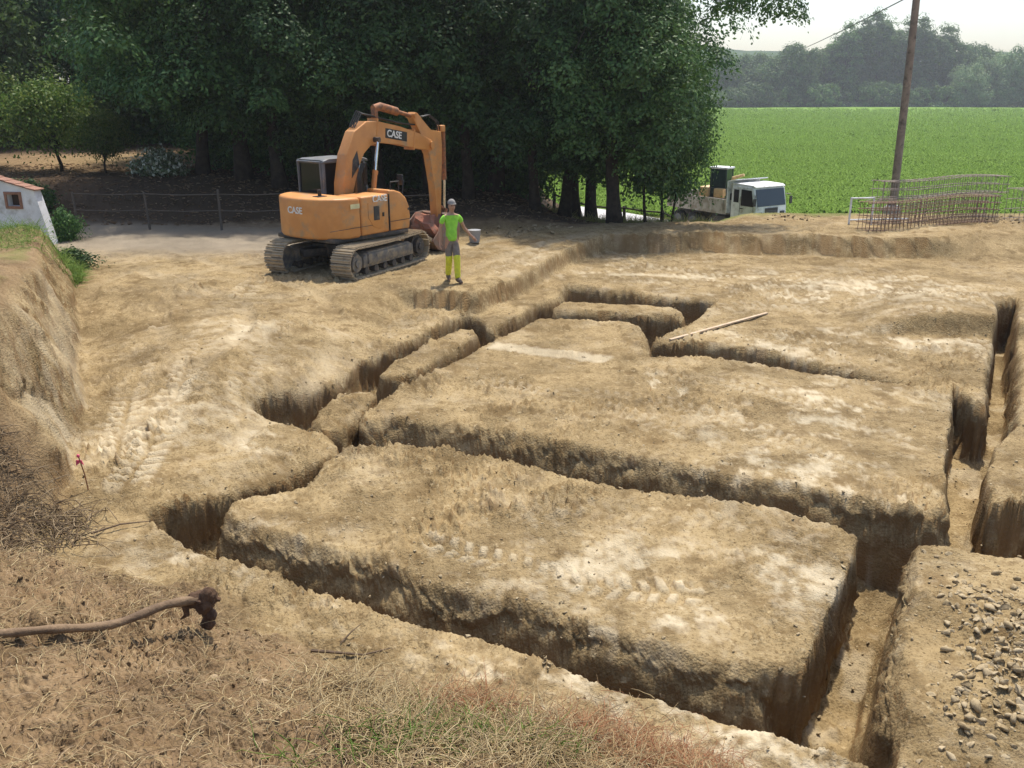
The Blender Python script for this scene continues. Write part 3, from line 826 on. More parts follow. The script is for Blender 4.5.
def wood_tree(x, y, v, rot, sc, label=None, group=None):
    s3 = (sc, sc, sc)
    if v not in protos:
        protos[v] = make_tree('oak_tree', *NEAR[v], at(x, y), rot, s3, label or L_WOOD, 'tree', group or (None if label else G_WOOD))
        return protos[v]
    r = dup(protos[v], at(x, y), rot, s3, label or L_WOOD)
    if label and not group:
        if 'group' in r: del r['group']
    else: r['group'] = group or G_WOOD
    return r
for a in row: wood_tree(*a)
for i, (x, y) in enumerate([(2.4, 34.4), (-.6, 33.8), (-3.0, 33.6), (-6.6, 34.0), (-9.8, 33.2), (3.4, 38.0), (-1.2, 38.2), (-5.2, 38.6), (-8.8, 39.4), (-12.5, 42.5), (0.8, 43.0), (-4.0, 44.0), (-8.6, 45.5)]):
    wood_tree(x, y, (i * 2 + 1) % 3, i * 1.7, .95 + .25 * ((i * 37) % 10) / 10)
L_BACK = 'tall tree in the row behind the orchard clearing at far left'
for i, (x, y) in enumerate([(-16.5, 52), (-21.5, 54), (-27, 53), (-32.5, 51), (-13, 56), (-19, 60), (-25, 62), (-31, 60), (-38, 56), (-36, 48)]):
    wood_tree(x, y, i % 3, i * 2.1 + 1, 1.25 + .35 * ((i * 53) % 10) / 10, L_BACK, 'trees behind the orchard clearing')

# undergrowth: low dense shrubs inside the wood
sh_c, _ = crown_mesh('crown', 71, 150, 120, (2.1, 1.8, 1.6), 1.3, .42, .15, M_LEAF, zmin=.1)
first = None
for i, (x, y) in enumerate([(-10.5, 37.2), (-7, 37.0), (-3.6, 36.4), (-.3, 36.6), (-12.6, 47.0), (-9, 48.5), (-15.8, 49.0), (-19.0, 50.0), (-22.5, 50.6), (-5.0, 48.5), (-.5, 46.5), (-26, 50.0), (-30, 48.0)]):
    lb = 'dark green shrub of the undergrowth behind the trees'
    s3 = (1.1 + .3 * (i % 3), 1.0, 1.0 + .35 * ((i * 7) % 5) / 4)
    if first is None:
        first = thing('shrub', at(x, y), i * 1.3, lb, 'shrub', 'undergrowth shrubs of the wood'); link('crown', sh_c, None, first); first.scale = s3
    else: dup(first, at(x, y), i * 1.3, s3)

# thin young trees beside the big oak
cm, c = crown_mesh('crown', 83, 130, 110, (1.15, 1.1, 2.5), 3.6, .34, .125, M_LEAF_O, zmin=1.25)
yt = trunk_mesh(83, 5.2, .055, [p for p in c], 18)
y0 = make_tree('young_tree', cm, yt, at(4.45, 30.2), .2, (1, 1, 1.15), 'thin-stemmed young tree, the nearest one to the right of the big oak')
for (x, y, rz, s_, l) in [(4.95, 30.7, 2.1, .9, 'thin-stemmed young tree in the middle of the saplings between the big oak and the truck'),
                          (5.55, 31.2, 4.0, .85, 'bushy young tree closest to the tail of the white truck')]:
    dup(y0, at(x, y), rz, (s_, s_, s_ * 1.1), l)

# orchard and shrubs at the left
cm, c = crown_mesh('crown', 91, 150, 75, (2.0, 1.9, 1.25), 2.35, .34, .14, M_LEAF_CIT, zmin=1.2)
ot = trunk_mesh(91, 2.1, .10, [p for p in c], 26, (.06, 0), .3)
o0 = make_tree('orchard_tree', cm, ot, at(-17.3, 35.2), .4, (.82, .85, .92), 'low rounded orchard tree with yellowish tips and a dark forked trunk')
dup(o0, at(-20.7, 36.6), 2.2, (.95, .9, 1.05), 'fuller orchard tree at the left margin, left of the forked one')
dup(o0, at(-15.2, 34.6), 4.2, (.5, .5, .62), 'knee-high young orchard tree right of the forked one')
cm, c = crown_mesh('crown', 97, 70, 60, (1.35, 1.0, .72), .62, .24, .22, M_PALELEAF, zmin=.05)
t = thing('prickly_shrub', at(-12.9, 33.9), 0, 'broad low shrub with pale glinting leaves under the trees', 'shrub'); link('crown', cm, None, t); t.scale = (.62, .6, .68)
cm, c = crown_mesh('crown', 101, 80, 75, (.85, .7, .75), .65, .24, .12, M_LEAF, zmin=.03)
t = thing('shrub', at(-12.35, 25.0), 0, 'dark green bush beside the end of the white wall', 'shrub'); link('crown', cm, None, t); t.scale = (.42, .5, .62)
t2 = dup(t, at(-15.3, 29.0), 1, (.8, .8, .8), 'small dark bush above the tiled white wall')
t3 = dup(t, (-10.35, 20.9, gz(-10.35, 20.9) - .1), 2, (.45, .6, .4), 'low green tuft of weeds at the end of the cut bank')
cm, c = crown_mesh('crown', 103, 110, 70, (2.6, 2.2, 3.2), 4.2, .5, .24, M_LEAF_L, zmin=1.0)
lt = trunk_mesh(103, 4.6, .12, [p for p in c], 20)
l0 = make_tree('broadleaf_tree', cm, lt, at(-25.3, 46.5), 0, (1, 1, 1), 'pale green broadleaf tree at the left margin behind the orchard')
dup(l0, at(-20.0, 47.5), 2.4, (1.1, 1.0, 1.0), 'lighter green tree above the forked orchard tree')

# far tree line beyond the field
def far_variant(seed, rad, zc, cl, per, cr, leaf, mat_, zmin=.3):
    cm, c = crown_mesh('crown', seed, cl, per, rad, zc, cr, leaf, mat_, zmin=zmin, inner=.6, dome=True, flat=.7)
    return cm, trunk_mesh(seed, zc * 1.2, .35, [p for p in c], 8)
FARV = {'poplar': far_variant(201, (4.6, 4.6, 15), 16, 110, 130, 2.0, .7, M_LEAF_FAR),
        'round': far_variant(207, (8.5, 8, 9), 9.5, 90, 170, 2.9, .8, M_LEAF_FAR),
        'willow': far_variant(211, (10, 8, 8.5), 8.5, 100, 160, 2.8, .8, M_LEAF_FARL),
        'bush': far_variant(217, (6, 5, 3.6), 3.2, 90, 50, 1.3, .8, M_LEAF_FAR)}
fp = {}
def far_tree(kind, px, top, Y, wd=1.0, rz=0):
    """px: bearing as a slope x/y; top: height in metres"""
    X = px * Y
    names = {'poplar': 'poplar_tree', 'round': 'broadleaf_tree', 'willow': 'willow_tree', 'bush': 'hedge_bush'}
    labels = {'poplar': 'tall slender dark poplar in the far tree line beyond the field',
              'round': 'rounded dark green tree in the far tree line beyond the field',
              'willow': 'pale grey-green willow in the far tree line behind the utility pole',
              'bush': 'low bush at the foot of the far tree line'}
    groups = {'poplar': 'poplars of the far tree line', 'round': 'rounded trees of the far tree line', 'willow': 'pale willows of the far tree line', 'bush': 'bushes along the far edge of the field'}
    nat = {'poplar': 31, 'round': 18.5, 'willow': 17, 'bush': 6.8}[kind]
    s3 = (wd, wd, top / nat); loc = (X, Y, FIELDZ - .3)
    if kind not in fp:
        fp[kind] = make_tree(names[kind], *FARV[kind], loc, rz, s3, labels[kind], 'bush' if kind == 'bush' else 'tree', groups[kind])
    else: dup(fp[kind], loc, rz, s3)
rf = random.Random(5)
def bear(px): return (px - 512) / 900 / .945
# left low group, poplars in the middle, pale willows and rounded trees at the right
for px, top in [(690, 22), (706, 20), (722, 17), (736, 21), (752, 19), (766, 24), (781, 23)]:
    far_tree('round', bear(px), top + rf.uniform(-1, 1), 366 + rf.uniform(-5, 8), .95, rf.random() * 6)
for px, top in [(798, 30), (809, 33), (818, 34), (829, 36), (838, 37), (848, 36), (857, 34), (868, 36), (879, 35), (890, 34), (900, 33)]:
    far_tree('poplar', bear(px), top * .93 + rf.uniform(-1.5, 1), 366 + rf.uniform(-4, 6), 1.15, rf.random() * 6)
for px, top in [(912, 24), (925, 26), (938, 22), (1000, 27), (1014, 25), (1030, 26), (1046, 25), (1062, 27), (984, 24), (1080, 26), (1100, 25)]:
    far_tree('round', bear(px), top + rf.uniform(-1, 1), 374 + rf.uniform(-4, 8), 1.0, rf.random() * 6)
for px, top in [(935, 17), (952, 19), (968, 21), (981, 19), (920, 15), (946, 12)]:
    far_tree('willow', bear(px), top, 358 + rf.uniform(-4, 4), .8, rf.random() * 6)
for px in (700, 716, 731, 747, 762, 776, 790, 806, 822, 838, 854, 871, 888, 904, 1004, 1020, 1040, 1060):
    far_tree('bush', bear(px), 7 + rf.uniform(-1.5, 2), 352 + rf.uniform(-3, 3), 1.0, rf.random() * 6)
for px in (660, 640, 615, 590):
    far_tree('round', bear(px), 20, 368, 1.0, px)

# ------------------------------------------------------------------ materials of the built things
M_ORANGE = mat('orange_paint', (.60, .27, .075), .5, (.53, .225, .06), 3, dirt=(.34, .23, .13), dirt_amt=.25, dirt_scale=2.5)
M_CABGREY = mat('grey_cab_paint', (.15, .165, .18), .5, (.11, .12, .13), 4, dirt=(.26, .22, .17), dirt_amt=.2)
M_DARK = mat('dark_steel', (.035, .035, .037), .6, (.05, .045, .04), 6, dirt=(.16, .12, .08), dirt_amt=.3)
M_TRACK = mat('muddy_steel', (.16, .135, .105), .75, (.12, .10, .075), 7, metal=.1, dirt=(.40, .32, .21), dirt_amt=.85, dirt_scale=8, bump=.3)
M_TRACKFRAME = mat('worn_grey_steel', (.15, .145, .135), .7, (.10, .095, .09), 5, dirt=(.27, .22, .15), dirt_amt=.45, dirt_scale=6, bump=.2)
M_CHROME = mat('chrome_rod', (.75, .75, .76), .18, metal=1)
M_RUST = mat('rusty_orange_paint', (.42, .17, .06), .75, (.30, .12, .05), 12, dirt=(.16, .08, .045), dirt_amt=.5, dirt_scale=10, bump=.2)
M_BUCKET = mat('scraped_bucket_steel', (.24, .19, .15), .7, (.14, .11, .09), 6, metal=.25, dirt=(.30, .17, .11), dirt_amt=.5, dirt_scale=3, bump=.3)
M_REDDIRT = mat('reddish_clay', (.34, .14, .09), .95, (.24, .14, .10), 5, bump=1, bscale=18, spec=.1)
M_HOSE = mat('black_rubber', (.018, .018, .018), .5)
M_WHITE = mat('white_paint', (.82, .82, .81), .45, (.66, .66, .65), 3, dirt=(.40, .36, .30), dirt_amt=.2, dirt_scale=3)
M_DECALY = mat('pale_yellow_decal', (.72, .66, .36), .5)
M_DECALW = mat('white_decal', (.80, .80, .76), .5)
M_BLACK = mat('black_plastic', (.012, .012, .013), .45)
def glass_mat(name, col, rough=.08):
    m, nt, b = base_mat(name)
    b.inputs['Base Color'].default_value = (*col, 1); b.inputs['Roughness'].default_value = rough
    b.inputs['Specular IOR Level'].default_value = .35
    return m
M_GLASS = glass_mat('dark_glass', (.012, .014, .016))
M_WGLASS = glass_mat('windscreen_glass', (.045, .06, .08), .05)

def text_mesh(name, s, size, mat_, parent, m, ext=.004):
    cu = bpy.data.curves.new(name, 'FONT'); cu.body = s; cu.size = size; cu.extrude = ext
    cu.align_x = 'CENTER'; cu.align_y = 'CENTER'; cu.offset = size * .02
    o = bpy.data.objects.new(name, cu); COL.objects.link(o)
    dg = bpy.context.evaluated_depsgraph_get()
    me = bpy.data.meshes.new_from_object(o.evaluated_get(dg))
    bpy.data.objects.remove(o)
    me.transform(m)
    return link(name, me, mat_, parent)
RX90 = Matrix.Rotation(R(90), 4, 'X')

# ------------------------------------------------------------------ excavator
def excavator():
    ex = thing('excavator', (-3.82, 21.2, gz(-3.82, 21.2) - .01), R(90 - 26), 'orange tracked excavator with a grey cab parked on the bare earth by the trees', 'excavator'); ex.scale = (.92, .92, .93)
    # crawler tracks
    for sy, lb in ((-1, None), (1, None)):
        y = 1.0 * sy
        mb = MB()
        path = []
        r0, x0 = .36, 1.42
        Ls = 2 * x0; La = math.pi * r0; tot = 2 * (Ls + La); n = 46
        for i in range(n):
            s = tot * i / n
            if s < Ls: p = (-x0 + s, .40 - r0); a = 0
            elif s < Ls + La: q = (s - Ls) / r0; p = (x0 + r0 * math.sin(q), .40 - r0 * math.cos(q)); a = q
            elif s < 2 * Ls + La:
                u = s - Ls - La; p = (x0 - u, .40 + r0 - .035 * math.sin(math.pi * u / Ls)); a = math.pi
            else: q = (s - 2 * Ls - La) / r0; p = (-x0 - r0 * math.sin(q), .40 + r0 * math.cos(q)); a = math.pi + q
            rot = Matrix.Rotation(-a, 4, 'Y')
            c = Vector((p[0], y, p[1]))
            mb.box(c, (.155, .56, .03), rot)
            o = rot @ Vector((0, 0, -.028))
            for dx in (-.05, .02): mb.box(c + o + rot @ Vector((dx, 0, 0)), (.02, .56, .045), rot)
            i_ = rot @ Vector((0, 0, .04))
            mb.box(c + i_, (.13, .16, .06), rot)
        tr = mb.build('crawler_track', M_TRACK, ex)
        mb = MB()
        mb.prism([(-1.12, .24), (1.12, .24), (1.12, .50), (.9, .60), (-.9, .60), (-1.12, .50)], y - .19, y + .19, 'Y', bev=.02)
        mb.box((0, y + .2 * sy, .43), (1.9, .05, .24), bev=.015)
        for bx in (-.6, 0, .6): mb.cyl((bx, y + .2 * sy, .48), (bx, y + .235 * sy, .48), .03, 10)
        mb.build('track_frame', M_TRACKFRAME, tr, True)
        for nm, xx, rad, th in (('sprocket', -x0, .28, 14), ('idler_wheel', x0, .29, 24)):
            mb = MB(); mb.cyl((xx, y - .12, .40), (xx, y + .12, .40), rad, th)
            mb.cyl((xx, y + .12 * sy, .40), (xx, y + .22 * sy, .40), rad * .72, 20); mb.cyl((xx, y + .22 * sy, .40), (xx, y + .26 * sy, .40), rad * .35, 14)
            mb.build(nm, M_TRACKFRAME if nm == 'sprocket' else M_DARK, tr, True)
        for k in range(6):
            xx = -1.0 + .4 * k
            mb = MB(); mb.cyl((xx, y - .2, .165), (xx, y + .2, .165), .09, 14); mb.build('track_roller', M_DARK, tr, True)
    mb = MB()
    mb.box((0, 0, .52), (1.2, 1.5, .26), bev=.05)
    for sx in (-1, 1):
        for sy in (-1, 1): mb.box((.75 * sx, .55 * sy, .46), (.7, .34, .2), (R(28) * sx * sy, 'Z'), bev=.03)
    mb.build('undercarriage', M_DARK, ex, True)
    mb = MB(); mb.cyl((0, 0, .64), (0, 0, .84), .56, 36); mb.build('slew_ring', M_DARK, ex, True)
    # upper structure, slewed a little to the right of the tracks
    H = Matrix.Rotation(R(-10), 4, 'Z') @ Matrix.Translation((-.15, .15, 0)); B = [Matrix.Identity(4)]
    def fin(mb, nm, m_, par=ex, smooth=True, label=None): return mb.xf(H @ B[0]).build(nm, m_, par, smooth, label)
    mb = MB(); mb.prism([(-1.2, -1.0), (1.25, -1.18), (1.25, 1.16), (-1.2, 1.0)], .82, .93, 'Z', bev=.02); fin(mb, 'deck', M_DARK)
    rear = [(-.42, 1.18), (-.78, 1.15), (-1.1, .98), (-1.32, .66), (-1.43, .25), (-1.43, -.25), (-1.32, -.66), (-1.1, -.98), (-.78, -1.15), (-.42, -1.18)]
    mb = MB(); mb.prism(rear, .90, 1.86, 'Z', bev=.075, seg=4); cw = fin(mb, 'counterweight', M_ORANGE)
    mb = MB(); mb.box((-.9, -.3, 1.865), (.28, .22, .02), bev=.008); mb.cyl((-.9, -.3, 1.86), (-.92, -.3, 2.02), .045, 12); fin(mb, 'exhaust_stack', M_BLACK)
    # engine cover, right side
    mb = MB(); mb.prism([(-.405, -1.18), (.56, -1.18), (.56, -.36), (-.405, -.36)], .93, 1.86, 'Z', bev=.05, seg=3); cov = fin(mb, 'engine_cover', M_ORANGE)
    mb = MB()
    mb.prism([(-.18, 1.70), (.40, 1.72), (.40, 1.12), (.20, 1.03), (-.02, 1.12), (-.18, 1.34)], -1.194, -1.17, 'Y', bev=.008); dr = fin(mb, 'side_door', M_ORANGE, cov)
    mb = MB()
    for k in range(7): mb.box((.10, -1.198, 1.30 + .045 * k), (.17, .012, .022))
    mb.box((.10, -1.195, 1.435), (.20, .008, .34)); fin(mb, 'vent_grille', M_DARK, cov)
    mb = MB(); mb.box((.33, -1.2, 1.38), (.06, .02, .10), bev=.006); fin(mb, 'door_latch', M_BLACK, cov)
    mb = MB(); mb.box((-.5, -1.178, 1.155), (1.9, .012, .012)); mb.box((.565, -1.10, 1.4), (.012, .2, .9)); fin(mb, 'panel_seam', M_DARK, cov)
    # front right tank and step box with its rounded front
    pr = [(.575, .93), (1.32, .93), (1.36, 1.22), (1.33, 1.48), (1.22, 1.70), (1.02, 1.86), (.8, 1.93), (.575, 1.94)]
    mb = MB(); mb.prism(pr, -1.17, -.40, 'Y', bev=.045, seg=3); tk = fin(mb, 'fuel_tank', M_ORANGE)
    mb = MB(); mb.box((.97, -1.176, 1.17), (.72, .01, .012)); mb.cyl((1.28, -1.18, 1.42), (1.28, -1.165, 1.42), .03, 12); fin(mb, 'panel_seam', M_DARK, tk)
    mb = MB(); mb.prism([(-.405, .36), (-.405, 1.18), (-.30, 1.18), (-.30, .36)], .93, 1.84, 'Z', bev=.03); fin(mb, 'left_cover', M_ORANGE)
    mb = MB(); mb.box((-.02, 0, 1.34), (.78, .70, .76), bev=.04); fin(mb, 'boom_foot_housing', M_DARK)
    # cab
    x0, x1, y0, y1 = -.27, 1.34, .24, 1.18
    mb = MB(); mb.prism([(x0, .95), (x1 - .15, .95), (x1, 1.2), (x1, 1.62), (x0, 1.72)], y0, y1, 'Y', bev=.03); cabo = fin(mb, 'cab', M_CABGREY)
    mb = MB()
    mb.prism([(x0 - .03, 2.56), (x0 + .02, 2.63), (x0 + .2, 2.66), (x1 - .35, 2.66), (x1 - .05, 2.61), (x1 - .0, 2.54)], y0 - .02, y1 + .02, 'Y', bev=.03, seg=3); fin(mb, 'cab_roof', M_CABGREY, cabo)
    for (xx, yy, sx_, xt) in ((x0 + .05, y0 + .04, .10, 0), (x0 + .05, y1 - .04, .10, 0), (.42, y0 + .035, .09, 0), (.42, y1 - .035, .09, 0), (x1 - .05, y0 + .035, .07, -.12), (x1 - .05, y1 - .035, .07, -.12)):
        mb = MB(); mb.prism([(xx - sx_ / 2, 1.6), (xx + sx_ / 2, 1.6), (xx + sx_ / 2 + xt, 2.64), (xx - sx_ / 2 + xt, 2.64)], yy - .035, yy + .035, 'Y', bev=.012); fin(mb, 'cab_pillar', M_CABGREY, cabo)
    mb = MB(); mb.box((x0 + .03, (y0 + y1) / 2, 2.19), (.02, .80, .90)); fin(mb, 'rear_window', M_GLASS, cabo)
    for yy in (y0 + .03, y1 - .03):
        mb = MB(); mb.prism([(x0 + .1, 1.72), (.38, 1.70), (.38, 2.62), (x0 + .1, 2.62)], yy - .008, yy + .008, 'Y'); fin(mb, 'side_window', M_GLASS, cabo)
        mb = MB(); mb.prism([(.46, 1.68), (x1 - .09, 1.63), (x1 - .21, 2.6), (.46, 2.62)], yy - .008, yy + .008, 'Y'); fin(mb, 'door_window', M_GLASS, cabo)
    mb = MB(); mb.prism([(x1 - .02, 1.63), (x1 - .005, 1.63), (x1 - .12, 2.6), (x1 - .135, 2.6)], y0 + .08, y1 - .08, 'Y'); fin(mb, 'windscreen', M_GLASS, cabo)
    mb = MB(); mb.tube([(x0 + .0, y0 + .06, 1.74), (x0 - .03, y0 + .06, 2.6), (x0 - .03, y1 - .06, 2.6), (x0, y1 - .06, 1.74)], .022, 8); fin(mb, 'rear_window_frame', M_CABGREY, cabo)
    # boom (drawn stretched, set to its true reach here)
    B[0] = Matrix.Diagonal((.775, 1, 1.09, 1))
    def outline(cl, th):
        L = []; Q = []
        for i, p in enumerate(cl):
            a = Vector(cl[max(i - 1, 0)]); b = Vector(cl[min(i + 1, len(cl) - 1)]); t = (b - a).normalized(); n_ = Vector((-t.y, t.x))
            L.append(tuple(Vector(p) + n_ * th[i])); Q.append(tuple(Vector(p) - n_ * th[i]))
        return L + Q[::-1]
    yb0, yb1 = -.27, .07
    cl = [(.02, 1.35), (.12, 1.85), (.36, 2.40), (.70, 2.80), (1.15, 2.99), (1.65, 3.0), (2.6, 2.90), (3.6, 2.74), (4.25, 2.62)]
    th = [.17, .23, .28, .30, .27, .235, .21, .18, .13]
    mb = MB(); mb.prism(outline(cl, th), yb0, yb1, 'Y', bev=.015)
    mb.box((1.55, -.10, 3.0), (.05, .36, .62), (R(8), 'Y')); mb.box((3.35, -.10, 2.78), (.045, .36, .48), (R(8), 'Y'))
    boom = fin(mb, 'boom', M_ORANGE)
    mb = MB(); mb.prism([(.28, 2.02), (.66, 2.30), (.58, 2.62), (.36, 2.42)], yb0 - .006, yb0 - .001, 'Y'); fin(mb, 'boom_opening_shade', M_DARK, boom)  # flat dark plate standing in for the shade of an opening
    mb = MB(); mb.box((2.45, yb0 - .004, 2.915), (1.05, .006, .22), (R(6.5), 'Y')); fin(mb, 'decal_panel', M_BLACK, boom)
    text_mesh('lettering', 'CASE', .24, M_DECALW, boom, H @ Matrix.Translation((2.35 * .775, yb0 - .010, 2.925 * 1.09)) @ Matrix.Rotation(R(9), 4, 'Y') @ RX90)
    text_mesh('lettering', 'CASE', .22, M_DECALW, cov, H @ Matrix.Translation((.24, -1.187, 1.60 + .165)) @ RX90).location = (0, 0, 0)
    B[0] = Matrix.Identity(4); mb = MB(); mb.box((-.60, -1.172, 1.66), (.30, .010, .11)); fin(mb, 'decal_panel', M_DECALY, cw); B[0] = Matrix.Diagonal((.775, 1, 1.09, 1))
    ang = math.atan2(-.18, -1)
    text_mesh('lettering', 'CASE', .22, M_DECALW, cw, H @ Matrix.Translation((-1.437, .02, 1.56)) @ Matrix.Rotation(R(-90), 4, 'Z') @ RX90)
    # rams
    for yy in (yb0 - .13, yb1 + .13):
        mb = MB(); mb.cyl((.95, yy, 1.28), (1.18, yy, 2.10), .075, 14); mb.cyl((1.18, yy, 2.08), (1.20, yy, 2.16), .085, 14); r_ = fin(mb, 'boom_ram', M_ORANGE)
        mb = MB(); mb.cyl((1.19, yy, 2.13), (1.38, yy, 2.82), .045, 12); fin(mb, 'ram_rod', M_CHROME, r_)
    mb = MB(); mb.cyl((1.38, yb0 - .2, 2.84), (1.38, yb1 + .2, 2.84), .06, 14); fin(mb, 'boom_pin', M_DARK, boom)
    mb = MB(); mb.tube([(1.62, -.10, 3.52), (1.95, -.10, 3.56), (2.75, -.10, 3.44)], [.085, .10, .10], 14); mb.box((1.68, -.10, 3.38), (.14, .16, .30), bev=.02); st_r = fin(mb, 'stick_ram', M_RUST)
    mb = MB(); mb.cyl((2.72, -.10, 3.445), (3.45, -.10, 3.33), .05, 12); fin(mb, 'ram_rod', M_RUST, st_r)
    mb = MB()
    for k in range(4): mb.tube([(.65, -.16 + .06 * k, 3.12), (1.0, -.16 + .06 * k, 3.42 + .02 * k), (1.5, -.16 + .06 * k, 3.36), (2.2, -.16 + .06 * k, 3.26), (3.0, -.16 + .06 * k, 3.16), (3.6, -.16 + .06 * k, 3.12)], .018, 6)
    fin(mb, 'hydraulic_hose', M_HOSE, boom)
    mb = MB()
    for k in range(5): mb.tube([(.30 + .05 * k, -.45, 1.7), (.22 + .06 * k, -.52 + .02 * k, 2.05), (.42 + .07 * k, -.50 + .02 * k, 2.34), (.66 + .05 * k, -.36, 2.15 + .05 * k), (.8 + .03 * k, -.30, 1.85)], .017, 6)
    fin(mb, 'hydraulic_hose', M_HOSE, boom)
    # stick
    ys0, ys1 = -.22, .02
    pts = [(3.40, 3.30), (3.50, 3.42), (3.62, 3.40), (4.30, 2.98), (4.86, 2.93), (4.90, 2.60), (4.80, 1.5), (4.74, .78), (4.52, .78), (4.44, 1.6), (4.22, 2.40), (4.02, 2.62)]
    mb = MB(); mb.prism(pts, ys0, ys1, 'Y', bev=.012)
    mb.cyl((4.25, ys0 - .10, 2.62), (4.25, ys1 + .10, 2.62), .10, 16); mb.cyl((3.47, ys0 - .05, 3.34), (3.47, ys1 + .05, 3.34), .06, 12)
    stick = fin(mb, 'stick', M_ORANGE)
    mb = MB(); mb.cyl((5.14, -.10, 2.98), (5.16, -.10, 1.72), .07, 14); br = fin(mb, 'bucket_ram', M_RUST)
    mb = MB(); mb.cyl((5.16, -.10, 1.72), (5.12, -.10, .98), .042, 12); fin(mb, 'ram_rod', M_CHROME, br)
    mb = MB(); mb.box((5.04, -.10, 3.0), (.22, .2, .16), bev=.03); fin(mb, 'ram_bracket', M_ORANGE, stick)
    mb = MB()
    for k in range(2): mb.tube([(4.0, -.05 - .08 * k, 3.3), (4.4, -.05 - .08 * k, 3.34), (4.85, -.05 - .08 * k, 3.16), (5.0, -.05 - .08 * k, 2.8)], .018, 6)
    fin(mb, 'hydraulic_hose', M_HOSE, stick)
    mb = MB(); mb.tube([(5.12, -.18, .98), (4.86, -.18, .60)], .05, 8); mb.tube([(5.12, -.02, .98), (4.86, -.02, .60)], .05, 8); mb.tube([(4.66, -.10, 1.16), (5.12, -.10, .98)], .045, 8); fin(mb, 'bucket_link', M_RUST)
    # bucket, curled in and resting on the ground
    shell = [(4.86, .92), (5.02, .62), (4.92, .26), (4.6, .04), (4.1, .0), (3.72, .12), (3.46, .34)]
    inn = [(3.49, .39), (3.75, .19), (4.1, .07), (4.56, .11), (4.84, .30), (4.93, .62), (4.79, .88)]
    yk0, yk1 = -.72, .50
    mb = MB(); mb.prism(shell + inn, yk0, yk1, 'Y')
    side = [(4.86, .92), (5.02, .62), (4.92, .26), (4.6, .04), (4.1, .0), (3.72, .12), (3.46, .34), (4.0, .68), (4.4, .90)]
    mb.prism(side, yk0 - .03, yk0 + .0, 'Y', bev=.006); mb.prism(side, yk1 - .0, yk1 + .03, 'Y', bev=.006)
    for yy in (-.22, .02): mb.prism([(4.45, .72), (4.62, .90), (4.98, .72), (5.02, .5), (4.8, .55)], yy - .02, yy + .02, 'Y')
    bk = fin(mb, 'bucket', M_BUCKET)
    for k in range(5):
        yy = yk0 + .06 + (yk1 - yk0 - .12) * k / 4
        mb = MB(); mb.prism([(3.50, .30), (3.52, .40), (3.25, .50), (3.23, .47)], yy - .045, yy + .045, 'Y'); fin(mb, 'bucket_tooth', M_TRACK, bk, False)
    mb = MB(); mb.ball((4.28, -.11, .60), .5, 3, (1.05, 1.12, .62))
    for v in mb.bm.verts:
        k = float(fbm(np.array([v.co.x * 1.0 + v.co.z]), np.array([v.co.y - v.co.z]), 4.5, 4, 7)[0]); v.co += v.normal * k * .26
    fin(mb, 'clay_load', M_REDDIRT, bk)
    B[0] = Matrix.Identity(4)
    # mirror, handrail
    mb = MB(); mb.tube([(1.25, -1.0, 1.75), (1.32, -1.0, 2.1), (1.32, -.85, 2.14)], .016, 6); mb.box((1.34, -.86, 2.12), (.05, .22, .26), bev=.03); fin(mb, 'mirror', M_BLACK)
    mb = MB(); mb.tube([(1.02, -1.1, 1.84), (1.02, -1.1, 2.12), (.72, -1.1, 2.12), (.72, -1.1, 1.92)], .016, 6); fin(mb, 'handrail', M_BLACK)
    return ex
excavator()

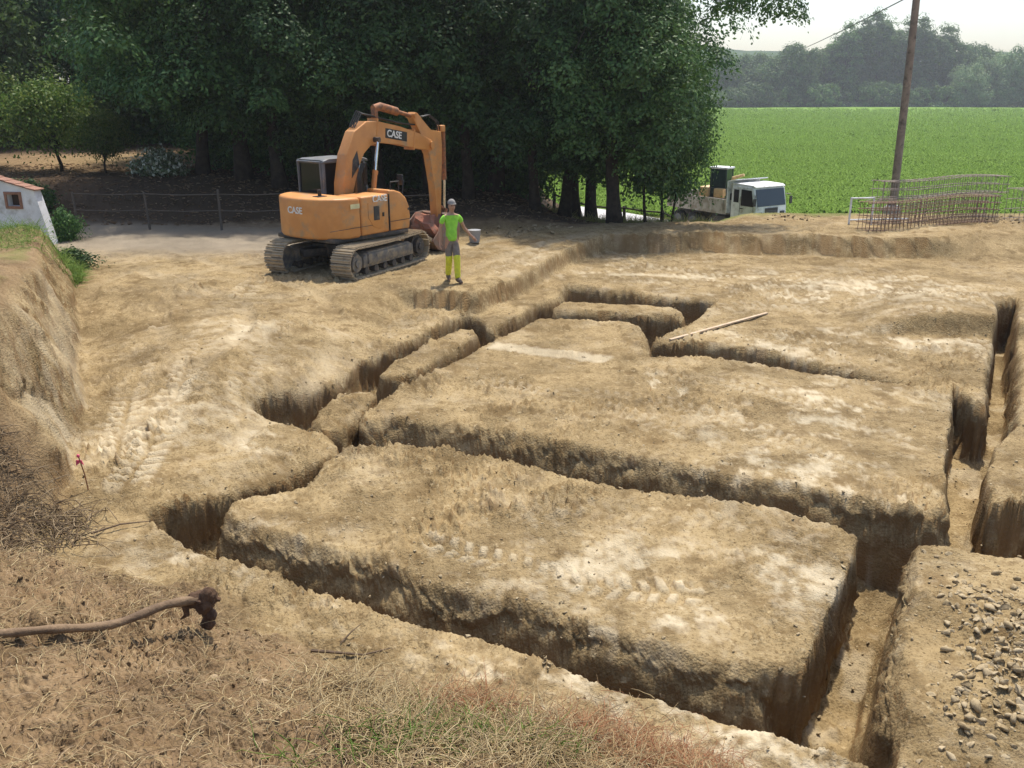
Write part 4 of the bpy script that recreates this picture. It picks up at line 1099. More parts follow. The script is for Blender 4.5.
# ------------------------------------------------------------------ white tipper truck
def truck():
    zr = float(np.interp(10.05, ROADX, ROADZ))
    t = thing('tipper_truck', (10.55, 45.0, zr), R(-57), 'white cab-over tipper truck on the road beyond the site edge', 'truck'); t.scale = (.92, .92, .92)
    def wheel(x, y):
        mb = MB(); sgn = 1 if y > 0 else -1
        mb.tube([(x, y - .14, .48), (x, y - .10, .48), (x, y + .10, .48), (x, y + .14, .48)], [.42, .48, .48, .42], 24); wv = mb.build('wheel', M_HOSE, t, True)
        mb = MB(); mb.cyl((x, y + sgn * .135, .48), (x, y + sgn * .15, .48), .27, 18); mb.build('rim', M_CABGREY, wv, True)
    for x in (2.35, -1.3, -2.45):
        for y in (-.95, .95): wheel(x, y)
    mb = MB()
    for y in (-.4, .4): mb.box((-.1, y, .82), (6.2, .12, .26))
    mb.box((.5, 0, .75), (.9, 1.9, .4), bev=.04); mb.build('chassis', M_DARK, t)
    cab = [(1.45, .78), (3.10, .78), (3.16, 1.05), (3.14, 1.62), (2.93, 2.52), (2.80, 2.60), (1.55, 2.62), (1.45, 2.50)]
    mb = MB(); mb.prism(cab, -1.13, 1.13, 'Y', bev=.04, seg=3); cb = mb.build('cab', M_WHITE, t, True)
    mb = MB(); mb.prism([(1.40, 2.60), (2.9, 2.56), (3.02, 2.60), (2.86, 2.70), (1.5, 2.74), (1.40, 2.70)], -1.10, 1.10, 'Y', bev=.03); mb.build('roof', M_WHITE, cb, True)
    mb = MB(); mb.prism([(3.150, 1.66), (3.168, 1.66), (2.966, 2.50), (2.95, 2.50)], -1.02, 1.02, 'Y'); mb.build('windscreen', M_WGLASS, cb)
    for y in (-1.136, 1.136):
        mb = MB(); mb.prism([(2.12, 1.64), (2.98, 1.64), (2.80, 2.44), (2.12, 2.46)], y - .006, y + .006, 'Y'); mb.build('door_window', M_GLASS, cb)
        mb = MB(); mb.prism([(1.62, 1.78), (1.96, 1.78), (1.96, 2.42), (1.62, 2.42)], y - .006, y + .006, 'Y'); mb.build('rear_side_window', M_GLASS, cb)
        mb = MB(); mb.box((2.06, y, 1.45), (.015, .014, 1.3)); mb.box((2.97, y, 1.2), (.015, .014, .85)); mb.box((2.2, y * 1.008, 1.5), (.16, .03, .04)); mb.build('door_seam', M_BLACK, cb)
        mb = MB(); mb.tube([(2.86 + .55 * math.cos(a) - .5, y, .48 + .60 * math.sin(a)) for a in np.linspace(0.1, math.pi - .1, 12)], .05, 6); mb.build('wheel_arch', M_CABGREY, cb, True)
        mb = MB(); mb.tube([(3.05, y * .99, 2.2), (3.22, y * 1.16, 2.2), (3.22, y * 1.16, 2.05)], .018, 6); mb.box((3.22, y * 1.17, 1.9), (.05, .20, .38), bev=.02); mb.build('mirror', M_BLACK, cb)
    mb = MB(); mb.box((3.175, 0, 1.35), (.03, .92, .44), bev=.01); gr = mb.build('grille', M_BLACK, cb)
    mb = MB()
    for k in range(4): mb.box((3.195, 0, 1.21 + .07 * k), (.02, .86, .016))
    mb.build('grille_bar', M_CABGREY, gr)
    for y in (-.83, .83):
        mb = MB(); mb.box((3.165, y, 1.30), (.03, .34, .13), bev=.01); mb.build('headlight', M_BLACK, cb)
    mb = MB(); mb.box((3.16, 0, .76), (.22, 2.24, .30), bev=.05); bp = mb.build('bumper', M_WHITE, t, True)
    for y in (-.7, .7):
        mb = MB(); mb.box((3.275, y, .76), (.02, .34, .13), bev=.008); mb.build('fog_lamp', M_BLACK, bp)
    mb = MB(); mb.box((3.275, 0, .74), (.02, .52, .12)); mb.build('number_plate', M_DECALW, bp)
    # body
    M_BED = mat('dusty_beige_steel', (.46, .42, .36), .7, (.36, .32, .27), 3, dirt=(.25, .20, .14), dirt_amt=.4, dirt_scale=3)
    mb = MB(); mb.box((-1.1, 0, 1.14), (4.5, 2.3, .12), bev=.01)
    for y in (-1.12, 1.12):
        mb.box((-1.1, y, 1.52), (4.4, .06, .66), bev=.01)
        for k in range(6): mb.box((-3.1 + .8 * k, y * 1.035, 1.5), (.09, .05, .66))
    mb.build('tipper_body', M_BED, t)
    mb = MB(); mb.box((1.18, 0, 1.98), (.07, 2.34, 1.62), bev=.012)
    for y in (-.8, -.3, .3, .8): mb.box((1.235, y, 1.98), (.05, .08, 1.5))
    mb.box((1.45, 0, 2.84), (.6, 2.34, .05), (R(-12), 'Y'), bev=.01); mb.build('headboard', M_WHITE, t)
    mb = MB(); mb.box((-3.34, 0, 1.52), (.06, 2.2, .66), bev=.01); mb.build('tailgate', M_BED, t)
    mb = MB(); mb.box((1.3, -.9, 2.0), (.1, .28, .34), bev=.03); mb.build('air_filter', M_BLACK, t)
    return t
truck()

def mini_digger():
    c = math.cos(R(-57)); s = math.sin(R(-57)); lx, ly = -.55, -.05
    m = thing('mini_excavator', (10.55 + lx * c - ly * s, 45.0 + lx * s + ly * c, float(np.interp(10.05, ROADX, ROADZ)) + 1.11), R(-40), 'small digger with a dark green glazed cab riding on the white truck', 'mini digger'); m.scale = (.9, .9, .88)
    for y in (-.55, .55):
        mb = MB()
        P = [(-.7, .0), (.7, .0), (.86, .1), (.9, .22), (.84, .36), (.7, .44), (-.7, .44), (-.84, .36), (-.9, .22), (-.86, .1)]
        mb.prism(P, y - .15, y + .15, 'Y', bev=.02); mb.build('crawler_track', M_HOSE, m)
    M_G = mat('dark_green_paint', (.014, .034, .032), .5)
    M_Y = mat('pale_orange_paint', (.72, .48, .22), .5)
    mb = MB(); mb.box((0, 0, .52), (1.2, 1.0, .2), bev=.04); mb.build('deck', M_DARK, m)
    mb = MB(); mb.prism([(-.85, -.55), (-.3, -.62), (-.3, .62), (-.85, .55)], .6, 1.15, 'Z', bev=.06); mb.build('counterweight', M_Y, m, True)
    mb = MB(); mb.box((.35, -.42, .85), (.6, .34, .5), bev=.06); mb.build('hood', M_Y, m, True)
    mb = MB(); mb.box((.15, .08, .85), (.95, .8, .5), bev=.03); cb = mb.build('cab', M_G, m)
    for x in (-.3, .6):
        for y in (-.30, .46):
            mb = MB(); mb.box((x, y, 1.62), (.07, .07, 1.1), bev=.01); mb.build('cab_pillar', M_G, cb)
    mb = MB(); mb.box((.15, .08, 2.2), (1.08, .92, .1), bev=.03); mb.build('cab_roof', M_WHITE, cb, True)
    for (cx, cy, sx_, sy_) in ((.15, -.30, .84, .02), (.15, .46, .84, .02), (-.3, .08, .02, .70), (.6, .08, .02, .70)):
        mb = MB(); mb.box((cx, cy, 1.62), (sx_, sy_, 1.02)); mb.build('cab_window', mat('green_glass', (.02, .04, .038), .06), cb)
    mb = MB(); mb.tube([(.75, -.2, .8), (1.0, -.2, 1.7), (1.6, -.2, 1.9)], [.1, .11, .07], 8); mb.build('boom', M_Y, m)
    return m
mini_digger()

# ------------------------------------------------------------------ the walking worker
def skin_body(name, pts, edges, rads, mat_, parent, lvl=2, root=0):
    me = bpy.data.meshes.new(name)
    me.from_pydata([tuple(p) for p in pts], edges, [])
    o = bpy.data.objects.new(name, me); COL.objects.link(o)
    md = o.modifiers.new('skin', 'SKIN'); md.branch_smoothing = .4
    for i, v in enumerate(me.skin_vertices[0].data):
        r_ = rads[i]; v.radius = (r_, r_) if not isinstance(r_, tuple) else r_
        v.use_root = (i == root)
    ss = o.modifiers.new('sub', 'SUBSURF'); ss.levels = lvl; ss.render_levels = lvl
    dg = bpy.context.evaluated_depsgraph_get()
    m2 = bpy.data.meshes.new_from_object(o.evaluated_get(dg))
    bpy.data.objects.remove(o)
    m2.name = name
    m2.polygons.foreach_set('use_smooth', np.ones(len(m2.polygons), bool))
    m2.materials.clear()
    return link(name, m2, mat_, parent)

def worker():
    wx_, wy_ = -1.30, 19.3
    p = thing('person', (wx_, wy_, gz(wx_, wy_) + .0), R(22), 'man in a lime green T-shirt and yellow gaiters walking across the earth', 'person'); p.scale = (.92, .92, 1)
    M_SKIN = mat('skin', (.42, .24, .16), .55, (.36, .20, .13), 20)
    M_LIME = mat('lime_cloth', (.30, .68, .06), .85, (.24, .58, .05), 14, bump=.25, bscale=25)
    M_GREYC = mat('grey_brown_cloth', (.22, .19, .165), .9, (.17, .145, .125), 14, bump=.2, bscale=30)
    M_YEL = mat('yellow_cloth', (.68, .70, .04), .85, (.56, .58, .05), 16, bump=.2, bscale=30)
    M_BOOT = mat('brown_boot', (.10, .06, .04), .7, (.17, .12, .08), 20)
    M_CAP = mat('pale_grey_cap', (.25, .235, .22), .85)
    M_HAIR = mat('dark_hair', (.03, .022, .018), .8)
    # faces -Y (towards the camera); x is to the viewer's right
    P = []; E = []; Rr = []
    def v(q, r_, par=None):
        P.append(q); Rr.append(r_)
        if par is not None: E.append((par, len(P) - 1))
        return len(P) - 1
    pel = v((0, 0, .95), (.145, .105))
    ab = v((.005, 0, 1.10), (.135, .10), pel); ch = v((.01, .0, 1.28), (.155, .115), ab); ct = v((.01, .01, 1.42), (.12, .09), ch)
    nk = v((.012, -.005, 1.50), .055, ct); h0 = v((.015, -.02, 1.56), (.062, .07), nk); h1 = v((.018, -.03, 1.645), (.076, .09), h0); h2 = v((.018, -.015, 1.71), (.066, .08), h1); h3 = v((.018, -.01, 1.755), (.035, .045), h2)
    v((.018, -.125, 1.635), .014, h1)                                    # nose
    for s_ in (-1, 1):                                                   # ears
        v((.018 + s_ * .082, -.012, 1.64), .016, h1)
    # arms: viewer's left arm hangs close, viewer's right arm swings out
    def arm(s_, sh, el, wr, pdir, fdir):
        a = v((.01 + s_ * .15, .01, 1.42), .06, ct)
        b = v(sh, .056, a); m_ = v(tuple((Vector(sh) + Vector(el)) / 2), .047, b); c_ = v(el, .041, m_)
        d_ = v(tuple(Vector(el).lerp(Vector(wr), .45)), .038, c_); e_ = v(wr, .026, d_)
        pd = Vector(pdir).normalized(); fd = Vector(fdir).normalized()
        palm = v(tuple(Vector(wr) + pd * .05), (.034, .018), e_)
        side = pd.cross(fd).normalized()
        pk = Vector(wr) + pd * .085
        for k, L in enumerate((.065, .075, .07, .055)):
            o = side * (-.028 + .0185 * k)
            f0 = v(tuple(pk + o), .0095, palm)
            f1 = v(tuple(pk + o + pd * L * .5 + fd * .008), .0085, f0)
            v(tuple(pk + o + pd * L * .85 + fd * .035), .007, f1)
        t0 = v(tuple(Vector(wr) + pd * .03 - side * .035 + fd * .01), .0105, e_)
        v(tuple(Vector(wr) + pd * .075 - side * .05 + fd * .03), .008, t0)
    arm(-1, (-.205, .0, 1.37), (-.265, .03, 1.13), (-.285, -.03, .89), (-.06, -.15, -1), (.6, -.7, 0))
    arm(1, (.215, .01, 1.37), (.335, .05, 1.15), (.50, .0, .965), (.72, -.2, -.66), (-.3, -.7, -.3))
    # legs mid-stride: viewer's right leg steps forward
    def leg(s_, kn, an, toe):
        hp = v((s_ * .085, 0, .90), (.092, .098), pel)
        t_ = v(tuple(Vector((s_ * .085, 0, .90)).lerp(Vector(kn), .5)), (.078, .082), hp)
        k = v(kn, .058, t_); c_ = v(tuple(Vector(kn).lerp(Vector(an), .35)), (.056, .06), k); a = v(an, .037, c_)
        f = v(tuple(Vector(an).lerp(Vector(toe), .5) + Vector((0, 0, -.015))), (.04, .032), a); v(toe, (.038, .022), f)
    LK, LA, LT = (-.06, .01, .50), (-.035, .20, .115), (-.05, .04, .045)
    RK, RA, RT = (.085, -.14, .50), (.075, -.19, .09), (.11, -.38, .035)
    leg(-1, LK, LA, LT); leg(1, RK, RA, RT)
    body = skin_body('body', P, E, Rr, M_SKIN, p)
    # eyes and mouth
    for s_ in (-1, 1):
        mb = MB(); mb.ball((.018 + s_ * .031, -.112, 1.655), .010, 2, (1.2, .6, .8)); mb.build('eye', M_BLACK, body, True)
    mb = MB(); mb.ball((.018, -.105, 1.583), .02, 2, (1.2, .35, .28)); mb.build('mouth', mat('lips', (.30, .12, .10), .5), body, True)
    # hair, cap with peak
    mb = MB(); mb.ball((.018, .012, 1.665), .094, 3, (.92, 1.0, .95))
    bmesh.ops.delete(mb.bm, geom=[q for q in mb.bm.verts if q.co.y < -.035 or q.co.z < 1.59], context='VERTS'); mb.build('hair', M_HAIR, p, True)
    mb = MB(); mb.ball((.018, -.012, 1.69), .104, 3, (.90, 1.06, .95))
    bmesh.ops.delete(mb.bm, geom=[q for q in mb.bm.verts if q.co.z < 1.685], context='VERTS')
    mb.prism([(-.065, -.07), (-.05, -.15), (-.02, -.185), (.056, -.185), (.086, -.15), (.10, -.07)], 1.683, 1.693, 'Z'); mb.build('cap', M_CAP, p, True)
    # T-shirt
    q = [(0, 0, 1.0), (.005, 0, 1.12), (.01, 0, 1.28), (.01, .01, 1.41), (.012, 0, 1.47), (-.15, .01, 1.42), (-.215, 0, 1.36), (-.238, .012, 1.25), (.17, .01, 1.42), (.23, .012, 1.36), (.272, .03, 1.265), (0, 0, .88)]
    e = [(11, 0), (0, 1), (1, 2), (2, 3), (3, 4), (3, 5), (5, 6), (6, 7), (3, 8), (8, 9), (9, 10)]
    rr_ = [(.178, .135), (.176, .135), (.190, .142), (.155, .115), (.074, .068), .064, .064, .064, .064, .064, .064, (.178, .138)]
    skin_body('t_shirt', q, e, rr_, M_LIME, p, 2, 2)
    def lerp(a, b, t): return tuple(Vector(a).lerp(Vector(b), t))
    HL, HR = (-.085, 0, .88), (.085, 0, .88)
    q = [(0, 0, .93), HL, lerp(HL, LK, .5), lerp(HL, LK, .98), HR, lerp(HR, RK, .5), lerp(HR, RK, .98), (0, 0, 1.0)]
    skin_body('work_trousers', q, [(0, 1), (1, 2), (2, 3), (0, 4), (4, 5), (5, 6), (0, 7)], [(.150, .118), (.102, .108), (.092, .096), (.078, .08), (.102, .108), (.092, .096), (.078, .08), (.158, .122)], M_GREYC, p)
    for K, A_ in ((LK, LA), (RK, RA)):
        hip = HL if K is LK else HR
        q = [lerp(hip, K, .62), lerp(hip, K, .95), lerp(K, A_, .35), lerp(K, A_, .7), lerp(K, A_, 1.02)]
        skin_body('gaiter', q, [(0, 1), (1, 2), (2, 3), (3, 4)], [.099, .088, .080, .075, .078], M_YEL, p, 2, 2)
    for A_, T_ in ((LA, LT), (RA, RT)):
        d = Vector(T_) - Vector(A_); d.z = 0; d.normalize()
        heel = Vector((A_[0], A_[1], T_[2] + .02 if A_ is RA else .075)) - d * .06
        q = [tuple(Vector(A_) + Vector((0, 0, .06))), tuple(Vector(A_) - Vector((0, 0, .03))), tuple(heel), lerp(A_, T_, .55)[:2] + (T_[2] + .03,), T_]
        skin_body('boot', q, [(0, 1), (1, 2), (1, 3), (3, 4)], [.058, .058, .045, (.052, .045), (.048, .034)], M_BOOT, p, 2, 1)
    return p
worker()

# ------------------------------------------------------------------ white wall with tile coping, left
def left_wall():
    t = thing('garden_wall', (0, 0, 0), 0, 'low white wall with an orange tiled slanting top at the left edge', 'wall')
    M_W = mat('white_render', (.72, .72, .73), .85, (.60, .60, .60), 1.6, dirt=(.36, .34, .31), dirt_amt=.25, dirt_scale=2, bump=.2)
    M_T = mat('terracotta', (.30, .15, .095), .8, (.21, .105, .07), 9, bump=.3)
    a = Vector((-19.2, 25.3)); b = Vector((-12.72, 24.28)); u = (b - a).normalized(); n_ = Vector((-u.y, u.x)); L = (b - a).length
    M = Matrix(((u.x, n_.x, 0, a.x), (u.y, n_.y, 0, a.y), (0, 0, 1, 0), (0, 0, 0, 1)))
    topz = lambda s: 3.55 - .265 * s
    wx0, wx1 = L - .78, L - .42
    zb, zt = topz(wx0) - .62, topz(wx1) - .22
    # wall in pieces round the little opening
    mb = MB()
    mb.prism([(0, -.3), (wx0, -.3), (wx0, topz(wx0)), (0, topz(0))], 0, .28, 'Y')
    mb.prism([(wx0, -.3), (wx1, -.3), (wx1, zb), (wx0, zb)], 0, .28, 'Y'); mb.prism([(wx0, zt), (wx1, zt), (wx1, topz(wx1)), (wx0, topz(wx0))], 0, .28, 'Y')
    mb.prism([(wx1, -.3), (L + .42, -.3), (L + .28, .65), (L + .03, topz(L)), (wx1, topz(wx1))], 0, .28, 'Y')
    bmesh.ops.remove_doubles(mb.bm, verts=mb.bm.verts, dist=1e-4)
    mb.xf(M).build('wall', M_W, t)
    mb = MB()
    n = 24
    for k in range(n):
        s0 = -.1 + (L + .2) * k / n; s1 = s0 + (L + .2) / n * 1.04
        z0, z1 = topz(s0) + .012, topz(s1) + .03
        mb.prism([(s0, z0), (s1, z1), (s1, z1 + .035), (s0, z0 + .035)], -.06, .34, 'Y', bev=.01)
    mb.xf(M).build('tile_coping', M_T, t)
    mb = MB()
    for (x0_, x1_, z0_, z1_) in ((wx0 - .07, wx0, zb - .07, zt + .07), (wx1, wx1 + .07, zb - .07, zt + .07), (wx0, wx1, zb - .07, zb), (wx0, wx1, zt, zt + .07)):
        mb.box(((x0_ + x1_) / 2, -.01, (z0_ + z1_) / 2), (x1_ - x0_, .05, z1_ - z0_), bev=.006)
    w_ = mb.xf(M).build('window_frame', M_T, t)
    mb = MB(); mb.box(((wx0 + wx1) / 2, .2, (zb + zt) / 2), (wx1 - wx0, .03, zt - zb)); mb.xf(M).build('shutter', mat('dark_brown_wood', (.06, .035, .025), .8), w_)
left_wall()

# ------------------------------------------------------------------ fences
M_POST = mat('grey_weathered_wood', (.11, .09, .072), .9, (.09, .075, .06), 8, bump=.5, bscale=30)
M_DPOST = mat('dark_fence_wood', (.055, .042, .033), .9, (.035, .027, .02), 8, bump=.4)
def fence(pts, step, hs, pr, rr_, label, mp, name='post_fence', lean=.04):
    a, b = Vector(pts[0]), Vector(pts[1]); n = int((b - a).length / step)
    t = thing(name, (a.x, a.y, gz(a.x, a.y)), 0, label, 'fence'); o = Vector((a.x, a.y, gz(a.x, a.y)))
    rf = random.Random(int(step * 100)); Q = []
    for k in range(n + 1):
        q = a.lerp(b, k / n); z = gz(q.x, q.y); base = Vector((q.x, q.y, z)) - o
        l = Vector((rf.uniform(-lean, lean), rf.uniform(-lean, lean), 0)); h = hs[-1] + rf.uniform(.03, .16)
        mb = MB(); mb.tube([base - Vector((0, 0, .2)), base + l * .5 + Vector((0, 0, h * .5)), base + l + Vector((0, 0, h))], [pr * 1.05, pr, pr * .9], 8); mb.build('post', mp, t, True)
        Q.append((base, l, h))
    for hh in hs:
        mb = MB(); P = []
        for k, (base, l, h) in enumerate(Q):
            P.append(base + l * (hh / h) + Vector((0, -pr, hh)))
            if k < n: P.append((base + Q[k + 1][0]) / 2 + Vector((0, -pr, hh - .035)))
        mb.tube(P, rr_, 6); mb.build('rail', mp, t, True)
    return t
fence([(-13.0, 27.1), (-2.2, 26.9)], 2.15, (.58, 1.06), .038, .013, 'grey post and wire-thin rail fence along the shaded lane at left', M_POST, lean=.07)
fence([(2.0, 43.4), (8.3, 39.6)], 1.5, (.25, .85), .075, .04, 'dark wooden post fence in front of the pale road beyond the oak', M_DPOST)

# ------------------------------------------------------------------ utility pole and its cable
def pole():
    x, y = 13.2, 31.6; z = gz(x, y)
    t = thing('utility_pole', (x, y, z), 0, 'tall brown wooden utility pole rising behind the rebar cages', 'pole')
    M_P = mat('pole_wood', (.30, .235, .18), .85, (.22, .17, .13), 3, dirt=(.09, .07, .055), dirt_amt=.3, bump=.4, bscale=14)
    mb = MB(); mb.tube([(0, 0, -.4), (0, 0, 1.0), (-.05, 0, 5), (-.14, 0, 9), (-.20, 0, 11.4)], [.138, .134, .122, .108, .098], 14); mb.build('post', M_P, t, True)
    mb = MB(); mb.tube([(0, 0, -.4), (0, 0, .32), (0, 0, .42)], [.30, .28, .19], 16); mb.build('concrete_collar', mat('concrete', (.40, .38, .36), .9, (.32, .30, .28), 4, bump=.3), t, True)
    mb = MB(); mb.box((-.10, -.15, 7.2), (.10, .06, .3), bev=.01); mb.tube([(-.10, -.14, 7.2), (-.10, -.32, 7.25)], .015, 6); mb.build('cable_hook', M_DARK, t)
    a = Vector((x - .10, y - .3, z + 7.25)); b = Vector((88, 366, 18.5)); P = []
    for k in range(41):
        u = k / 40; q = a.lerp(b, u); q.z -= 3.2 * 4 * u * (1 - u); P.append(q)
    mb = MB(); mb.tube(P, .022, 5); tag(mb.build('cable', M_BLACK), 'thin dark overhead cable running from the pole over the field to the far trees', 'cable')
pole()

# ------------------------------------------------------------------ reinforcement cages
M_REBAR = mat('rusty_rebar', (.28, .175, .12), .8, (.19, .12, .08), 14, metal=.1)
M_REBARG = mat('greyish_rebar', (.34, .29, .25), .75, (.24, .19, .16), 14, metal=.2)
def cage(a, b, wd, ht, dz, label, m_, step=.16, rows=4, lean=0):
    a = Vector(a); b = Vector(b); L = (b - a).length; u = (b - a) / L; z0 = gz(a.x, a.y); z1 = gz(b.x, b.y)
    n_ = Vector((-u.y, u.x))
    t = thing('rebar_cage', (a.x, a.y, z0), 0, label, 'rebar cage', 'rebar cages stacked at the far edge of the site')
    rf = random.Random(int(L * 37))
    def pt(s, v, h):
        q = u * s + n_ * (v + lean * h); return Vector((q.x, q.y, (z1 - z0) * s / L + dz + h + .05 * math.sin(s * 1.1 + wd * 9)))
    mb = MB()
    for h in np.linspace(.03, ht, rows):
        for v in (0, wd): mb.tube([pt(s, v, h + rf.uniform(-.012, .012)) for s in np.linspace(-.12, L + .12, 9)], .013, 5)
    mb.build('long_bars', m_, t)
    mb = MB(); n = int(L / step)
    for k in range(n + 1):
        s = L * k / n + rf.uniform(-.015, .015); j = rf.uniform(-.02, .02)
        mb.tube([pt(s, -.02, 0), pt(s + j, -.02, ht + .02), pt(s + j, wd + .02, ht + .02), pt(s, wd + .02, 0), pt(s, -.02, 0)], .011, 4)
    mb.build('stirrups', m_, t)
cage((10.15, 25.7), (14.9, 28.0), .38, .78, .02, 'rust-brown rebar cage lying in front of the others at the far site edge', M_REBAR, .15, 5)
cage((11.0, 27.2), (15.7, 29.4), .45, .70, .02, 'greyer rebar cage lying on the ground behind the front one', M_REBARG, .2, 4)
cage((11.1, 27.35), (15.9, 29.45), .40, .52, .76, 'pale grey rebar cage stacked on top of another, highest of the pile', M_REBARG, .2, 3)
cage((15.75, 28.2), (21.5, 30.3), .5, .95, .02, 'rebar cage lying farthest right, running out of the picture', M_REBARG, .2, 4)
def frame_():
    x, y = 10.1, 27.15; z = gz(x, y)
    t = thing('metal_frame', (x, y, z), R(8), 'small white tubular frame standing at the left end of the rebar cages', 'metal frame')
    for xx in (0, .72):
        mb = MB(); mb.tube([(xx, 0, -.05), (xx, 0, .78)], .03, 8); mb.build('leg', M_WHITE, t, True)
    for zz in (.12, .76):
        mb = MB(); mb.tube([(0, 0, zz), (1.9 if zz < .5 else .72, 0, zz)], .025, 8); mb.build('rail', M_WHITE, t, True)
frame_()

# ------------------------------------------------------------------ loose things on the earth
def bucket_():
    x, y = -1.02, 24.5
    t = thing('bucket', (x, y, gz(x, y) - .01), 0, 'grey builder\'s bucket on the ground behind the walking man', 'bucket')
    mb = MB(); mb.tube([(0, 0, 0), (0, 0, .30), (0, 0, .33), (0, 0, .30), (0, 0, .05)], [.135, .17, .18, .155, .12], 20); mb.build('pail', mat('grey_plastic', (.30, .31, .32), .6, (.24, .24, .24), 5), t, True)
    mb = MB(); mb.tube([(.17 * math.cos(a), .03, .31 - .12 * math.sin(a)) for a in np.linspace(0, math.pi, 10)], .006, 5); mb.build('handle', M_CHROME, t)
bucket_()
def plank():
    a = Vector((2.86, 15.72)); b = Vector((5.22, 17.98)); L = (b - a).length; u = (b - a) / L
    za, zb = max(gz(*(a.lerp(b, k))) for k in (0.02, .1)) + .03, max(gz(*(a.lerp(b, k))) for k in (.9, 1)) + .03
    zm = max(gz(*(a.lerp(b, k))) - (za + (zb - za) * k) for k in np.linspace(.05, .95, 30)) + .01
    mb = MB(); mb.box((0, 0, 0), (L, .065, .03), bev=.005)
    o = mb.build('timber_batten', mat('pale_timber', (.52, .40, .27), .8, (.42, .31, .20), 9, bump=.2))
    o.location = ((a.x + b.x) / 2, (a.y + b.y) / 2, (za + zb) / 2 - .02); o.rotation_euler = (0, -math.asin((zb - za) / L), math.atan2(u.y, u.x))
    tag(o, 'long pale timber batten lying across the far earth platform', 'timber')
plank()
def stake():
    x, y = -4.85, 9.42; z = gz(x, y)
    t = thing('marker_stake', (x, y, z), 0, 'thin stake with a pink tip at the foot of the cut bank', 'stake')
    mb = MB(); mb.tube([(0, 0, -.1), (-.02, 0, .2), (-.055, 0, .40)], .008, 6); mb.build('rod', M_RUST, t)
    mb = MB(); mb.ball((-.06, 0, .42), .02, 2, (1, .7, 1.1)); mb.prism([(-.09, .37), (-.03, .37), (-.01, .31), (-.05, .34), (-.10, .30)], -.004, .004, 'Y')
    mb.build('pink_flag', mat('pink_tape', (.78, .10, .20), .6), t)
stake()

def branch():
    x, y = -3.0, 5.8
    pts = [(-4.9, 4.75), (-3.9, 4.88), (-3.35, 4.95), (-3.05, 5.13), (-2.78, 5.42), (-2.52, 5.72), (-2.32, 5.88)]
    hh = [.06, .05, .06, .09, .15, .26, .33]
    P = [Vector((a, b, gz(a, b) + h)) for (a, b), h in zip(pts, hh)]
    t = thing('torn_branch', tuple(P[3]), 0, 'thick bare branch with a torn root end lying on the brown topsoil', 'branch'); o = P[3]
    Q = [p - o for p in P]
    # smooth
    S_ = []
    for i in range(len(Q) - 1):
        p0, p1, p2, p3 = Q[max(i - 1, 0)], Q[i], Q[i + 1], Q[min(i + 2, len(Q) - 1)]
        for u in np.linspace(0, 1, 6)[:-1]:
            S_.append(.5 * (2 * p1 + (p2 - p0) * u + (2 * p0 - 5 * p1 + 4 * p2 - p3) * u * u + (3 * p1 - p0 - 3 * p2 + p3) * u ** 3))
    S_.append(Q[-1])
    M_BR = mat('branch_bark', (.21, .14, .08), .9, (.11, .07, .04), 6, bump=.7, bscale=22)
    mb = MB(); mb.tube(S_, [.024 + .010 * i / len(S_) + .003 * math.sin(i * 1.7) for i in range(len(S_))], 12)
    mb.build('stem', M_BR, t, True)
    M_RB = mat('dark_root', (.10, .055, .028), .95, (.055, .03, .018), 8, bump=.8, bscale=30)
    e = Q[-1]; rf = random.Random(3)
    mb = MB(); mb.ball(e + Vector((.03, .01, -.01)), .065, 3, (1, .8, 1.15))
    for v in mb.bm.verts:
        k = float(fbm(np.array([v.co.x + v.co.z]), np.array([v.co.y - v.co.z]), 11, 3, 3)[0]); v.co += v.normal * k * .07
    for q_ in ((.02, 0, -.07), (.05, .01, -.13), (.03, .0, -.20), (-.05, -.01, .0), (.05, .0, .03)):
        g0 = len(mb.bm.verts); mb.ball(e + Vector(q_), rf.uniform(.045, .065), 3, (1, .9, 1.1))
    for v in mb.bm.verts: v.co += Vector((1, .6, 1)) * float(fbm(np.array([v.co.x * 2 + v.co.z]), np.array([v.co.y * 2 - v.co.z * 1.5]), 22, 3, 8)[0]) * .02
    for k in range(4):
        d = Vector((rf.uniform(-.4, .6), rf.uniform(-.7, .7), rf.uniform(-1.2, .3))).normalized(); L = rf.uniform(.03, .09)
        s = e + Vector((.04, .02, 0)); b2 = s + d * (.06 + L * .5); c2 = s + d * (.05 + L) + Vector((rf.uniform(-.04, .04), 0, rf.uniform(-.08, .02)))
        mb.tube([s, b2, c2], [.03, .018, .004], 6)
    mb.tube([e + Vector((-.12, -.02, .0)), e + Vector((-.10, -.05, -.10)), e + Vector((-.16, -.03, -.15))], [.03, .022, .006], 7)
    mb.build('root_end', M_RB, t, True)
branch()

def tubes_np(paths, rads, seg=4):
    """many thin bent tubes as one mesh; paths: (n,k,3), rads: (n,k)"""
    n, k, _ = paths.shape
    T = np.gradient(paths, axis=1); T /= np.linalg.norm(T, axis=2, keepdims=True) + 1e-9
    up = np.zeros_like(T); up[..., 2] = 1; up[np.abs(T[..., 2]) > .9] = (1, 0, 0)
    U = np.cross(T, up); U /= np.linalg.norm(U, axis=2, keepdims=True) + 1e-9
    W_ = np.cross(T, U)
    a = np.arange(seg) / seg * 2 * np.pi
    V = paths[:, :, None, :] + rads[:, :, None, None] * (U[:, :, None, :] * np.cos(a)[None, None, :, None] + W_[:, :, None, :] * np.sin(a)[None, None, :, None])
    idx = np.arange(n * k * seg).reshape(n, k, seg)
    A_ = idx[:, :-1, :]; B_ = idx[:, 1:, :]
    F = np.stack([A_, np.roll(A_, -1, 2), np.roll(B_, -1, 2), B_], 3).reshape(-1, 4)
    return V.reshape(-1, 3), F

